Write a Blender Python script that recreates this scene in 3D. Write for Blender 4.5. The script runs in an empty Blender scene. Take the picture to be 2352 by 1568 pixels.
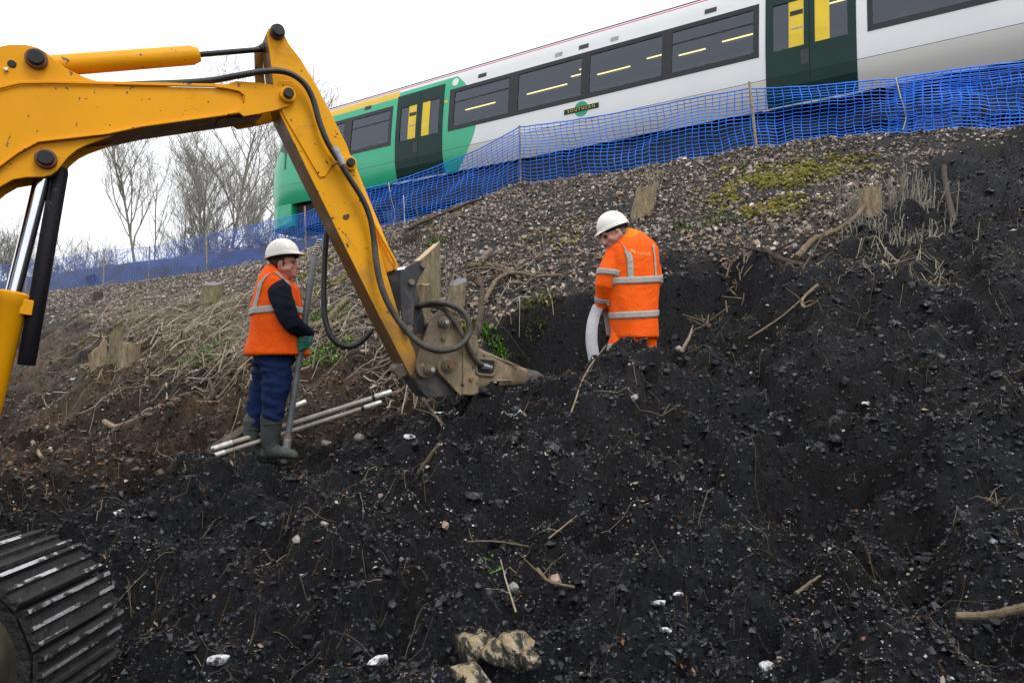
import bpy, bmesh, math, random
import numpy as np
from mathutils import Vector, Matrix

scene = bpy.context.scene
COL = scene.collection
R = math.radians

# ------------------------------------------------------------------ camera
EYE = Vector((0.0, 0.0, 1.5))
PITCH = R(2.8)
cam_d = bpy.data.cameras.new('camera')
cam_d.sensor_width = 36.0
cam_d.lens = 24.0
cam_d.clip_start = 0.05
cam_d.clip_end = 6000
cam = bpy.data.objects.new('camera', cam_d)
COL.objects.link(cam)
cam.location = EYE
cam.rotation_euler = (R(90) + PITCH, 0, 0)
scene.camera = cam

# ------------------------------------------------------------------ sky: bright even overcast
SUN_EL, SUN_AZ = R(58), R(135)          # azimuth clockwise from +y
world = bpy.data.worlds.new('World')
scene.world = world
world.use_nodes = True
wn = world.node_tree
wn.nodes.clear()
w_out = wn.nodes.new('ShaderNodeOutputWorld')
w_bg = wn.nodes.new('ShaderNodeBackground')
w_sky = wn.nodes.new('ShaderNodeTexSky')
w_sky.sky_type = 'NISHITA'
w_sky.sun_disc = False
w_sky.sun_elevation = SUN_EL
w_sky.sun_rotation = SUN_AZ
w_mix = wn.nodes.new('ShaderNodeMix')
w_mix.data_type = 'RGBA'
w_mix.inputs[0].default_value = 0.93     # cloud cover
w_mix.inputs[7].default_value = (10.6, 10.75, 11.0, 1)
wn.links.new(w_sky.outputs[0], w_mix.inputs[6])
wn.links.new(w_mix.outputs[2], w_bg.inputs[0])
w_bg.inputs[1].default_value = 0.118
wn.links.new(w_bg.outputs[0], w_out.inputs[0])

sun_d = bpy.data.lights.new('sun', 'SUN')
sun_d.energy = 1.5
sun_d.angle = R(24)
sun_d.color = (1.0, 0.97, 0.93)
sun = bpy.data.objects.new('sun', sun_d)
COL.objects.link(sun)
sdir = Vector((math.sin(SUN_AZ) * math.cos(SUN_EL), math.cos(SUN_AZ) * math.cos(SUN_EL), math.sin(SUN_EL)))
sun.rotation_euler = sdir.to_track_quat('Z', 'Y').to_euler()
sun.location = (0, -5, 20)

vs = scene.view_settings
vs.view_transform = 'Standard'
vs.look = 'None'
vs.exposure = 0.15
vs.gamma = 1.0
vs.use_curve_mapping = False
scene.cycles.use_denoising = True
scene.cycles.max_bounces = 6
scene.cycles.transparent_max_bounces = 12

# ------------------------------------------------------------------ measuring helpers
FPX = 1568.0                             # focal length in units of the survey grid (2352 wide)
_r = Vector((1, 0, 0)); _f = Vector((0, math.cos(PITCH), math.sin(PITCH))); _u = Vector((0, -math.sin(PITCH), math.cos(PITCH)))
def ray(u, v):
    return _r * ((u - 1176) / FPX) + _u * ((784 - v) / FPX) + _f
def P(u, v, yd):
    r = ray(u, v)
    return EYE + r * (yd / r.y)
# the railway frame: s along the track to the right, p across it away from the camera
A = Vector((0.846, -0.533, 0)).normalized()
N = Vector((-A.y, A.x, 0))
def SP(s, p, z):
    return A * s + N * p + Vector((0, 0, z))
def s_of(u, p):
    tx = (u - 1176) / FPX
    Y = p / (N.y + N.x * tx)
    return A.x * tx * Y + A.y * Y

# ------------------------------------------------------------------ noise
def _hash(ix, iy, seed):
    with np.errstate(over='ignore'):
        h = (ix.astype(np.int64) * 374761393 + iy.astype(np.int64) * 668265263 + seed * 974634777) & 0xFFFFFFFF
        h = ((h ^ (h >> 13)) * 1274126177) & 0xFFFFFFFF
        h = h ^ (h >> 16)
    return (h & 0xFFFFFF) / float(0xFFFFFF)
def vnoise(x, y, seed=0):
    x = np.asarray(x, float); y = np.asarray(y, float)
    ix = np.floor(x); iy = np.floor(y)
    fx = x - ix; fy = y - iy
    fx = fx * fx * fx * (fx * (fx * 6 - 15) + 10); fy = fy * fy * fy * (fy * (fy * 6 - 15) + 10)
    a = _hash(ix, iy, seed); b = _hash(ix + 1, iy, seed); c = _hash(ix, iy + 1, seed); d = _hash(ix + 1, iy + 1, seed)
    return (a * (1 - fx) + b * fx) * (1 - fy) + (c * (1 - fx) + d * fx) * fy - 0.5
def vnoise3(p, scale, seed=0):
    p = p * scale
    return (vnoise(p[:, 0] + 0.37 * p[:, 2], p[:, 1] - 0.51 * p[:, 2], seed) + vnoise(p[:, 1] + 3.1, p[:, 2] + 0.43 * p[:, 0], seed + 7)
            + vnoise(p[:, 2] - 1.7, p[:, 0] + 0.29 * p[:, 1], seed + 13)) / 1.5
def sstep(a, b, x):
    t = np.clip((x - a) / (b - a), 0, 1)
    return t * t * (3 - 2 * t)

# ------------------------------------------------------------------ materials
def lin(c):
    return tuple(((x / 12.92) if x <= 0.04045 else ((x + 0.055) / 1.055) ** 2.4) for x in c)
MATS = {}
class NT:
    def __init__(self, name):
        m = bpy.data.materials.new(name); m.use_nodes = True
        self.m = m; self.t = m.node_tree; self.b = self.t.nodes['Principled BSDF']; self.out = self.t.nodes['Material Output']
        MATS[name] = m
    def n(self, typ, **kw):
        nd = self.t.nodes.new('ShaderNode' + typ)
        for k, v in kw.items(): setattr(nd, k, v)
        return nd
    def l(self, a, b): self.t.links.new(a, b)
    def coord(self, kind='Object'):
        return self.n('TexCoord').outputs[kind]
    def noise(self, scale, detail=4, rough=0.55, vec=None, dist=0.0):
        nd = self.n('TexNoise'); nd.inputs['Scale'].default_value = scale; nd.inputs['Detail'].default_value = detail
        nd.inputs['Roughness'].default_value = rough; nd.inputs['Distortion'].default_value = dist
        if vec is not None: self.l(vec, nd.inputs['Vector'])
        return nd.outputs['Fac']
    def ramp(self, fac, stops, interp='LINEAR'):
        nd = self.n('ValToRGB'); cr = nd.color_ramp; cr.interpolation = interp
        while len(cr.elements) < len(stops): cr.elements.new(0.5)
        for e, (p, c) in zip(cr.elements, stops):
            e.position = p; e.color = (c, c, c, 1) if isinstance(c, (int, float)) else (*c[:3], 1)
        self.l(fac, nd.inputs[0]); return nd.outputs[0]
    def mix(self, fac, a, b, blend='MIX'):
        nd = self.n('Mix'); nd.data_type = 'RGBA'; nd.blend_type = blend
        for sock, v in ((nd.inputs[0], fac), (nd.inputs[6], a), (nd.inputs[7], b)):
            if isinstance(v, bpy.types.NodeSocket): self.l(v, sock)
            elif isinstance(v, (int, float)): sock.default_value = v if sock.type == 'VALUE' else (v, v, v, 1)
            else: sock.default_value = (*v[:3], 1)
        return nd.outputs[2]
    def math(self, op, a, b=0.0, c=0.0):
        nd = self.n('Math'); nd.operation = op
        for sock, v in zip(nd.inputs, (a, b, c)):
            if isinstance(v, bpy.types.NodeSocket): self.l(v, sock)
            else: sock.default_value = v
        return nd.outputs[0]
    def col(self, v):
        if isinstance(v, bpy.types.NodeSocket): self.l(v, self.b.inputs['Base Color'])
        else: self.b.inputs['Base Color'].default_value = (*v[:3], 1)
    def set(self, **kw):
        for k, v in kw.items():
            s = self.b.inputs[k.replace('_', ' ')]
            if isinstance(v, bpy.types.NodeSocket): self.l(v, s)
            else: s.default_value = v
    def bump(self, h, strength=0.3, dist=0.01):
        nd = self.n('Bump'); nd.inputs['Strength'].default_value = strength; nd.inputs['Distance'].default_value = dist
        self.l(h, nd.inputs['Height']); self.l(nd.outputs[0], self.b.inputs['Normal'])

def simple(name, col, rough=0.6, metal=0.0, var=0.15, vscale=6.0, bump=0.0, bscale=60.0, bdist=0.004, spec=0.5):
    t = NT(name)
    c2 = tuple(x * (1 - var * 1.6) for x in col); c1 = tuple(min(1, x * (1 + var)) for x in col)
    co = t.coord()
    t.col(t.ramp(t.noise(vscale, 5, 0.6, co), [(0.3, c2), (0.7, c1)]))
    t.set(Roughness=rough, Metallic=metal)
    t.b.inputs['Specular IOR Level'].default_value = spec
    if bump: t.bump(t.noise(bscale, 4, 0.6, co), bump, bdist)
    return t.m

def painted(name, base, dirt, spot, wear=0.60, mud=None, chip=0.675):
    """machine paint with grime, chips and, if asked, dried mud"""
    t = NT(name); co = t.coord()
    c = t.ramp(t.noise(1.7, 5, 0.6, co), [(0.3, tuple(x * 0.86 for x in base)), (0.7, base)])
    g = t.ramp(t.noise(4.0, 8, 0.72, co, 0.6), [(wear - 0.06, 0), (wear + 0.12, 0.75)])
    c = t.mix(g, c, dirt)
    chips = t.ramp(t.noise(17.0, 3, 0.5, co, 0.3), [(chip, 0), (chip + 0.02, 1)], 'LINEAR')
    c = t.mix(chips, c, spot)
    mp = t.n('Mapping'); t.l(co, mp.inputs[0]); mp.inputs['Rotation'].default_value = (0.3, 0.5, 0.2); mp.inputs['Scale'].default_value = (1.5, 4, 38)
    scr = t.ramp(t.noise(2.2, 3, 0.5, mp.outputs[0]), [(0.70, 0), (0.73, 0.55)])
    c = t.mix(scr, c, tuple(x * 0.5 + y * 0.5 for x, y in zip(dirt, spot)))
    if mud:
        sep = t.n('SeparateXYZ'); t.l(co, sep.inputs[0])
        h = t.math('ADD', sep.outputs[2], t.math('MULTIPLY', t.math('SUBTRACT', t.noise(5, 6, 0.65, co), 0.5), mud[3]))
        mr = t.n('MapRange'); t.l(h, mr.inputs[0]); mr.inputs[1].default_value = mud[1]; mr.inputs[2].default_value = mud[2]
        mr.inputs[3].default_value = 1; mr.inputs[4].default_value = 0
        c = t.mix(mr.outputs[0], c, mud[0])
    t.col(c)
    t.set(Roughness=t.ramp(t.noise(9, 4, 0.6, co), [(0.3, 0.34), (0.75, 0.62)]))
    t.b.inputs['Specular IOR Level'].default_value = 0.2
    t.bump(t.noise(40, 4, 0.6, co), 0.15, 0.003)
    return t.m

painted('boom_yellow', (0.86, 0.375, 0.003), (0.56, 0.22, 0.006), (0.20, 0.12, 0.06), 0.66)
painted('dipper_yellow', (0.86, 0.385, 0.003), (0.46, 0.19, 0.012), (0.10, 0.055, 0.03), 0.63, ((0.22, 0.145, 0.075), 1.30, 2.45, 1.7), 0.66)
painted('shaded_yellow', (0.20, 0.085, 0.006), (0.07, 0.038, 0.016), (0.03, 0.02, 0.012), 0.5, ((0.14, 0.095, 0.055), 1.3, 3.0, 1.0))  # machine yellow with underside shade put into the colour, plus mud
painted('breaker_steel', (0.33, 0.25, 0.16), (0.10, 0.078, 0.055), (0.045, 0.04, 0.035), 0.46)
painted('link_black', (0.045, 0.048, 0.055), (0.16, 0.13, 0.10), (0.02, 0.02, 0.02), 0.55)
painted('link_brown', (0.20, 0.155, 0.11), (0.075, 0.06, 0.048), (0.34, 0.28, 0.21), 0.5)
painted('rod_guard_black', (0.010, 0.010, 0.014), (0.022, 0.02, 0.02), (0.04, 0.035, 0.03), 0.66)
simple('pin_dark', (0.028, 0.027, 0.03), 0.45, 0.6, 0.3, 20, 0.2)
simple('pin_rust', (0.21, 0.085, 0.03), 0.7, 0.0, 0.4, 16, 0.3)
simple('chrome', (0.72, 0.74, 0.78), 0.12, 1.0, 0.05, 5)
simple('hose_black', (0.022, 0.022, 0.024), 0.42, 0.0, 0.35, 14, 0.25, 90)
simple('hose_muddy', (0.07, 0.06, 0.048), 0.65, 0.0, 0.5, 9, 0.3, 60)
simple('opening_dark', (0.018, 0.018, 0.02), 0.7, 0, 0.3, 12)
simple('cab_dark', (0.03, 0.03, 0.033), 0.5, 0, 0.2, 3)
def shoe_mat():
    t = NT('track_steel'); co = t.coord()
    at_ = t.n('Mapping'); t.l(t.n('TexCoord').outputs['Object'], at_.inputs[0]); oi = t.n('ObjectInfo'); cb = t.n('CombineXYZ'); t.l(oi.outputs['Random'], cb.inputs[0]); t.l(cb.outputs[0], at_.inputs['Location']); co = at_.outputs[0]; at_.inputs['Scale'].default_value = (1, 0.5, 1)
    mud = t.ramp(t.noise(9, 7, 0.65, co), [(0.41, 0), (0.47, 1)])
    t.col(t.mix(mud, (0.66, 0.68, 0.72), (0.016, 0.015, 0.015)))
    t.set(Metallic=t.ramp(mud, [(0, 0.85), (1, 0)]), Roughness=t.ramp(mud, [(0, 0.3), (1, 0.85)]))
    t.bump(t.noise(60, 5, 0.7, co), 0.5, 0.006)
shoe_mat()
simple('idler_steel', (0.10, 0.085, 0.05), 0.6, 0.3, 0.5, 5, 0.3)
def glass(name, tint, refl_ior=1.6, alpha=0.65, rough=0.02):
    t = NT(name)
    tr = t.n('BsdfTransparent'); tr.inputs[0].default_value = (*tint, 1)
    gl = t.n('BsdfGlossy'); gl.inputs['Roughness'].default_value = rough; gl.inputs[0].default_value = (0.78, 0.86, 1.0, 1)
    fr = t.n('Fresnel'); fr.inputs[0].default_value = refl_ior
    geo = t.n('NewGeometry'); fac = t.math('MULTIPLY', fr.outputs[0], t.math('SUBTRACT', 1.0, geo.outputs['Backfacing']))
    mx = t.n('MixShader'); t.l(fac, mx.inputs[0]); t.l(tr.outputs[0], mx.inputs[1]); t.l(gl.outputs[0], mx.inputs[2])
    t.l(mx.outputs[0], t.out.inputs[0])
    return t.m
glass('tinted_glass', (0.66, 0.69, 0.74), 1.85)
simple('net_blue', (0.004, 0.19, 0.90), 0.5, 0, 0.2, 2.0)
simple('stake_wood', (0.34, 0.27, 0.20), 0.85, 0, 0.3, 14, 0.3)
simple('cord_yellow', (0.65, 0.55, 0.22), 0.7)
simple('rod_grey', (0.17, 0.185, 0.195), 0.5, 0.35, 0.2, 10, 0.15)
simple('thread_pale', (0.62, 0.62, 0.58), 0.4, 0.4, 0.2, 20)
simple('coupling', (0.34, 0.36, 0.37), 0.45, 0.5, 0.25, 12, 0.2)
simple('rust_band', (0.30, 0.16, 0.06), 0.8, 0, 0.3, 12)
simple('pipe_pale', (0.40, 0.36, 0.31), 0.6, 0.1, 0.3, 8, 0.25)
simple('plank_dark', (0.10, 0.075, 0.045), 0.9, 0, 0.4, 9, 0.4)
def chalky():
    t = NT('chalk'); co = t.coord()
    c = t.mix(t.ramp(t.noise(22, 6, 0.7, co), [(0.46, 0), (0.58, 1)]), (0.74, 0.75, 0.76), (0.05, 0.05, 0.055))
    t.col(c); t.set(Roughness=0.9); t.bump(t.noise(50, 5, 0.7, co), 0.8, 0.02)
chalky()
simple('stone_grey', (0.30, 0.29, 0.28), 0.8, 0, 0.35, 18, 0.6, 40, 0.01)
simple('stone_pink', (0.36, 0.25, 0.21), 0.8, 0, 0.3, 18, 0.6, 40, 0.01)
def sandstone():
    t = NT('sandstone'); co = t.coord()
    c = t.ramp(t.noise(9, 6, 0.65, co), [(0.3, (0.30, 0.18, 0.06)), (0.45, (0.50, 0.38, 0.22)), (0.7, (0.66, 0.56, 0.43))])
    soil = t.ramp(t.noise(7, 8, 0.75, co, 0.8), [(0.45, 0), (0.51, 1)])
    c = t.mix(soil, c, (0.03, 0.03, 0.032))
    t.col(c); t.set(Roughness=0.9); t.bump(t.noise(26, 7, 0.7, co), 1.0, 0.05)
sandstone()
def bark(name, c0, c1, moss=0.0):
    t = NT(name); co = t.coord()
    mp = t.n('Mapping'); t.l(co, mp.inputs[0]); mp.inputs['Scale'].default_value = (1, 1, 0.35)
    n = t.noise(22, 6, 0.65, mp.outputs[0])
    c = t.ramp(n, [(0.3, c0), (0.7, c1)])
    if moss:
        c = t.mix(t.ramp(t.noise(5, 6, 0.7, co), [(0.62 - moss * 0.2, 0), (0.68 - moss * 0.2, 1)]), c, (0.15, 0.15, 0.025))
    t.col(c); t.set(Roughness=0.9); t.bump(n, 0.8, 0.02)
bark('bark_brown', (0.07, 0.052, 0.032), (0.24, 0.18, 0.11))
bark('bark_mossy', (0.10, 0.085, 0.045), (0.29, 0.235, 0.15), 0.35)
bark('bark_tan', (0.11, 0.085, 0.052), (0.34, 0.265, 0.165), 0.15)
bark('bark_dark', (0.03, 0.024, 0.018), (0.09, 0.065, 0.045))
bark('bark_tree', (0.15, 0.14, 0.125), (0.33, 0.31, 0.27))
bark('root_pale', (0.13, 0.09, 0.055), (0.34, 0.26, 0.18))
bark('bark_grey', (0.09, 0.08, 0.065), (0.25, 0.22, 0.175))
def cutwood(name, c0, c1):
    t = NT(name); co = t.coord()
    w = t.n('TexWave'); w.wave_type = 'RINGS'; w.rings_direction = 'Z'; w.inputs['Scale'].default_value = 28; w.inputs['Distortion'].default_value = 3
    t.l(co, w.inputs['Vector'])
    c = t.ramp(w.outputs['Fac'], [(0.2, c0), (0.8, c1)])
    c = t.mix(t.ramp(t.noise(9, 5, 0.6, co), [(0.5, 0), (0.8, 0.6)]), c, tuple(x * 0.5 for x in c0))
    t.col(c); t.set(Roughness=0.85)
cutwood('cut_pale', (0.48, 0.33, 0.18), (0.66, 0.52, 0.34))
cutwood('cut_grey', (0.11, 0.11, 0.12), (0.24, 0.24, 0.25))
def leafy(name, c0, c1):
    t = NT(name)
    at = t.n('Attribute'); at.attribute_name = 'Col'
    c = t.ramp(t.noise(6, 3, 0.5, t.coord()), [(0.35, c0), (0.65, c1)])
    t.col(c); t.set(Roughness=0.55)
    t.b.inputs['Transmission Weight'].default_value = 0.0
    t.b.inputs['Subsurface Weight'].default_value = 0.0
leafy('leaf_green', (0.09, 0.22, 0.02), (0.20, 0.38, 0.05))
leafy('leaf_yellow', (0.16, 0.20, 0.02), (0.30, 0.30, 0.05))
simple('dry_stem', (0.36, 0.30, 0.21), 0.85, 0, 0.4, 9)
simple('dead_stem_grey', (0.26, 0.235, 0.19), 0.85, 0, 0.4, 9)
def attr_mat(name, rough=0.85, spec=0.4, fine=None):
    t = NT(name)
    at = t.n('Attribute'); at.attribute_name = 'Col'
    c = at.outputs['Color']
    co = t.coord()
    if fine:
        f = t.ramp(t.noise(fine, 5, 0.65, co), [(0.25, 0.62), (0.75, 1.25)])
        c = t.mix(1.0, c, f, 'MULTIPLY')
    t.col(c); t.set(Roughness=rough); t.b.inputs['Specular IOR Level'].default_value = spec
    t.bump(t.noise(fine or 60, 4, 0.65, co), 0.35, 0.006)
attr_mat('loose_stone', 0.75, 0.4, 45)
attr_mat('soil_bits', 0.42, 0.38, 60)
attr_mat('litter', 0.85, 0.3, 30)
def ground_mat():
    t = NT('ground_soil'); co = t.coord()
    at = t.n('Attribute'); at.attribute_name = 'Col'
    n1 = t.noise(34, 9, 0.78, co); n2 = t.noise(140, 4, 0.7, co)
    c = t.mix(1.0, at.outputs['Color'], t.ramp(n1, [(0.36, 0.22), (0.50, 0.9), (0.66, 2.6)]), 'MULTIPLY')  # hollows darkened and crumb tops brightened in the colour to suggest relief
    sp = t.ramp(n2, [(0.66, 0), (0.72, 1)])
    c = t.mix(t.math('MULTIPLY', sp, 0.6), c, (0.20, 0.195, 0.195))
    t.col(c); t.set(Roughness=t.ramp(n1, [(0.3, 0.42), (0.7, 0.8)]))
    t.b.inputs['Specular IOR Level'].default_value = 0.22
    h = t.math('ADD', t.math('MULTIPLY', n1, 1.0), t.math('MULTIPLY', n2, 0.35))
    t.bump(h, 1.0, 0.045)
ground_mat()
def cloth(name, c, rough=0.85, var=0.12, stain=None, glow=0.0):
    t = NT(name); co = t.coord()
    cc = t.ramp(t.noise(4, 5, 0.6, co), [(0.3, tuple(x * (1 - 2 * var) for x in c)), (0.7, c)])
    if stain:
        cc = t.mix(t.ramp(t.noise(7, 7, 0.7, co, 0.5), [(0.58, 0), (0.72, 0.7)]), cc, stain)
    t.col(cc); t.set(Roughness=rough); t.b.inputs['Specular IOR Level'].default_value = 0.2
    t.bump(t.noise(11, 4, 0.55, co, 0.8), 0.45, 0.03)
cloth('hi_vis_orange', (1.0, 0.115, 0.004), 0.7, 0.04, (0.80, 0.08, 0.006))
cloth('hi_vis_coat', (1.0, 0.125, 0.004), 0.7, 0.04, (0.70, 0.09, 0.012))
cloth('hi_vis_collar', (0.95, 0.26, 0.008), 0.7, 0.05)
cloth('reflective_grey', (0.46, 0.45, 0.42), 0.45, 0.10)
cloth('fleece_navy', (0.012, 0.016, 0.032), 0.95, 0.2)
cloth('work_blue', (0.012, 0.030, 0.115), 0.9, 0.3, (0.035, 0.035, 0.04))
cloth('boot_grey', (0.075, 0.088, 0.085), 0.55, 0.3, (0.20, 0.175, 0.14))
cloth('glove_green', (0.03, 0.19, 0.14), 0.8, 0.1, (0.33, 0.25, 0.15))
cloth('collar_grey', (0.25, 0.20, 0.18), 0.9)
cloth('hair_brown', (0.075, 0.045, 0.025), 0.7, 0.3)
cloth('hair_grey', (0.18, 0.17, 0.165), 0.7, 0.3)
cloth('strap_black', (0.012, 0.012, 0.016), 0.7)
cloth('band_white', (0.50, 0.51, 0.545), 0.6, 0.06)
def skinmat():
    t = NT('skin'); co = t.coord()
    t.col(t.ramp(t.noise(16, 4, 0.55, co), [(0.35, (0.40, 0.17, 0.125)), (0.65, (0.56, 0.28, 0.21))]))
    t.set(Roughness=0.5); t.b.inputs['Subsurface Weight'].default_value = 0.1; t.b.inputs['Subsurface Radius'].default_value = (0.01, 0.004, 0.002)
skinmat()
def helmetmat():
    t = NT('helmet_white'); co = t.coord()
    sp = t.ramp(t.noise(34, 4, 0.6, co), [(0.66, 0), (0.72, 1)])
    t.col(t.mix(sp, (0.80, 0.79, 0.75), (0.26, 0.23, 0.19))); t.set(Roughness=0.35)
helmetmat()
simple('helmet_tan', (0.55, 0.36, 0.2), 0.5)

# ------------------------------------------------------------------ mesh helpers
def tag(o, label=None, cat=None, group=None, kind=None):
    if label: o['label'] = label
    if cat: o['category'] = cat
    if group: o['group'] = group
    if kind: o['kind'] = kind
    return o
def empty(name, loc=(0, 0, 0)):
    o = bpy.data.objects.new(name, None); COL.objects.link(o); o.location = loc; o.empty_display_size = 0.2
    return o
def link(name, me, mat=None, parent=None):
    o = bpy.data.objects.new(name, me); COL.objects.link(o)
    if mat is not None and not me.materials:
        for m in (mat if isinstance(mat, (list, tuple)) else [mat]): me.materials.append(MATS[m])
    if parent is not None:
        o.parent = parent
        pm = Matrix.Identity(4); q = parent
        chain = []
        while q is not None: chain.append(q); q = q.parent
        for q in reversed(chain): pm = pm @ q.matrix_parent_inverse @ q.matrix_basis
        o.matrix_parent_inverse = pm.inverted()
    return o
def fastmesh(name, V, F, smooth=False, cols=None):
    V = np.ascontiguousarray(V, np.float32); F = np.ascontiguousarray(F, np.int32)
    me = bpy.data.meshes.new(name); k = F.shape[1]
    me.vertices.add(len(V)); me.vertices.foreach_set('co', V.ravel())
    me.loops.add(F.size); me.loops.foreach_set('vertex_index', F.ravel())
    me.polygons.add(len(F)); me.polygons.foreach_set('loop_start', np.arange(0, F.size, k, dtype=np.int32))
    me.polygons.foreach_set('loop_total', np.full(len(F), k, np.int32))
    me.polygons.foreach_set('use_smooth', np.full(len(F), bool(smooth)))
    me.update(calc_edges=True); me.validate()
    if cols is not None:
        ca = me.color_attributes.new('Col', 'FLOAT_COLOR', 'POINT')
        c = np.ones((len(V), 4), np.float32); c[:, :3] = cols
        ca.data.foreach_set('color', c.ravel())
    return me
def frames(pts):
    pts = np.asarray(pts, float); n = len(pts)
    t = np.zeros_like(pts); t[1:-1] = pts[2:] - pts[:-2]; t[0] = pts[1] - pts[0]; t[-1] = pts[-1] - pts[-2]
    t /= np.maximum(np.linalg.norm(t, axis=1, keepdims=True), 1e-9)
    a = np.array([0, 0, 1.0]) if abs(t[0][2]) < 0.9 else np.array([1.0, 0, 0])
    u = np.cross(t[0], a); u /= np.linalg.norm(u)
    U = [u]
    for i in range(1, n):
        u = U[-1] - t[i] * np.dot(U[-1], t[i]); u /= max(np.linalg.norm(u), 1e-9); U.append(u)
    U = np.array(U); W = np.cross(t, U)
    return t, U, W
class MB:
    def __init__(self): self.V = []; self.F = []; self.n = 0
    def add(self, V, F):
        V = [tuple(map(float, v)) for v in V]
        self.V += V; self.F += [tuple(i + self.n for i in f) for f in F]; self.n += len(V); return self
    def tube(self, pts, rad, sides=8, caps=True, flat=1.0, up=None):
        pts = np.asarray([tuple(p) for p in pts], float); n = len(pts)
        rad = np.full(n, rad, float) if np.isscalar(rad) else np.asarray(rad, float)
        t, U, W = frames(pts)
        ang = np.arange(sides) * 2 * math.pi / sides
        V = []
        for i in range(n):
            for a in ang: V.append(pts[i] + rad[i] * (math.cos(a) * U[i] + flat * math.sin(a) * W[i]))
        F = []
        for i in range(n - 1):
            for k in range(sides):
                k2 = (k + 1) % sides
                F.append((i * sides + k, i * sides + k2, (i + 1) * sides + k2, (i + 1) * sides + k))
        if caps:
            F.append(tuple(range(sides - 1, -1, -1))); F.append(tuple((n - 1) * sides + k for k in range(sides)))
        return self.add(V, F)
    def capsule(self, pts, rad, sides=12):
        """tapered chain with rounded ends"""
        pts = [np.asarray(tuple(p), float) for p in pts]; rad = list(np.full(len(pts), rad) if np.isscalar(rad) else rad)
        d0 = pts[0] - pts[1]; d0 /= np.linalg.norm(d0); d1 = pts[-1] - pts[-2]; d1 /= np.linalg.norm(d1)
        a, ra, b, rb = pts[0], rad[0], pts[-1], rad[-1]
        pre = [(a + d0 * ra * math.sin(x), ra * math.cos(x)) for x in (1.5, 1.1, 0.6)]
        post = [(b + d1 * rb * math.sin(x), rb * math.cos(x)) for x in (0.6, 1.1, 1.5)]
        pp = [x[0] for x in pre] + pts + [x[0] for x in post]; rr = [x[1] for x in pre] + rad + [x[1] for x in post]
        return self.tube(pp, rr, sides)
    def ellipsoid(self, c, ax, seg=16, ring=10):
        """c centre, ax three axis vectors"""
        c = np.asarray(tuple(c), float); ax = [np.asarray(tuple(a), float) for a in ax]
        V = [c + ax[2]]
        for i in range(1, ring):
            ph = math.pi * i / ring
            for k in range(seg):
                th = 2 * math.pi * k / seg
                V.append(c + math.sin(ph) * (math.cos(th) * ax[0] + math.sin(th) * ax[1]) + math.cos(ph) * ax[2])
        V.append(c - ax[2]); F = []
        for k in range(seg): F.append((0, 1 + k, 1 + (k + 1) % seg))
        for i in range(ring - 2):
            for k in range(seg):
                k2 = (k + 1) % seg
                F.append((1 + i * seg + k, 1 + (i + 1) * seg + k, 1 + (i + 1) * seg + k2, 1 + i * seg + k2))
        L = len(V) - 1; b = 1 + (ring - 2) * seg
        for k in range(seg): F.append((L, b + (k + 1) % seg, b + k))
        return self.add(V, F)
    def loft(self, rings, sides=28, power=2.0, caps=True):
        """rings: (centre, axis a, axis b), superellipse sections"""
        V = []
        for c, a, b in rings:
            c = np.asarray(tuple(c), float); a = np.asarray(tuple(a), float); b = np.asarray(tuple(b), float)
            for k in range(sides):
                th = 2 * math.pi * k / sides
                cx, sx = math.cos(th), math.sin(th)
                V.append(c + a * math.copysign(abs(cx) ** (2 / power), cx) + b * math.copysign(abs(sx) ** (2 / power), sx))
        F = []
        for i in range(len(rings) - 1):
            for k in range(sides):
                k2 = (k + 1) % sides
                F.append((i * sides + k, i * sides + k2, (i + 1) * sides + k2, (i + 1) * sides + k))
        if caps:
            F.append(tuple(range(sides - 1, -1, -1))); n = len(rings) - 1; F.append(tuple(n * sides + k for k in range(sides)))
        return self.add(V, F)
    def prism(self, poly, vec):
        poly = [np.asarray(tuple(p), float) for p in poly]; vec = np.asarray(tuple(vec), float); n = len(poly)
        V = poly + [p + vec for p in poly]
        F = [tuple(range(n)), tuple(range(2 * n - 1, n - 1, -1))]
        for i in range(n):
            j = (i + 1) % n; F.append((i, i + n, j + n, j))
        return self.add(V, F)
    def box(self, c, ax, h):
        """centre, three unit axes, half sizes"""
        c = Vector(c); X, Y, Z = [Vector(a) * s for a, s in zip(ax, h)]
        V = [c + X * i + Y * j + Z * k for i in (-1, 1) for j in (-1, 1) for k in (-1, 1)]
        return self.add(V, [(0, 1, 3, 2), (4, 6, 7, 5), (0, 4, 5, 1), (2, 3, 7, 6), (0, 2, 6, 4), (1, 5, 7, 3)])
    def cyl(self, a, b, r, sides=24):
        return self.tube([a, b], r, sides)
    def mesh(self, name, smooth=False):
        me = bpy.data.meshes.new(name); me.from_pydata(self.V, [], self.F); me.update()
        bm = bmesh.new(); bm.from_mesh(me); bmesh.ops.recalc_face_normals(bm, faces=bm.faces); bm.to_mesh(me); bm.free()
        if smooth:
            me.polygons.foreach_set('use_smooth', np.ones(len(me.polygons), bool))
            try: me.set_sharp_from_angle(angle=R(38))
            except Exception: pass
        return me
    def build(self, name, mat, parent=None, smooth=False, bevel=0.0):
        o = link(name, self.mesh(name, smooth), mat, parent)
        if bevel:
            b = o.modifiers.new('bevel', 'BEVEL'); b.width = bevel; b.segments = 2; b.limit_method = 'ANGLE'; b.angle_limit = R(40)
        return o
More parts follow.
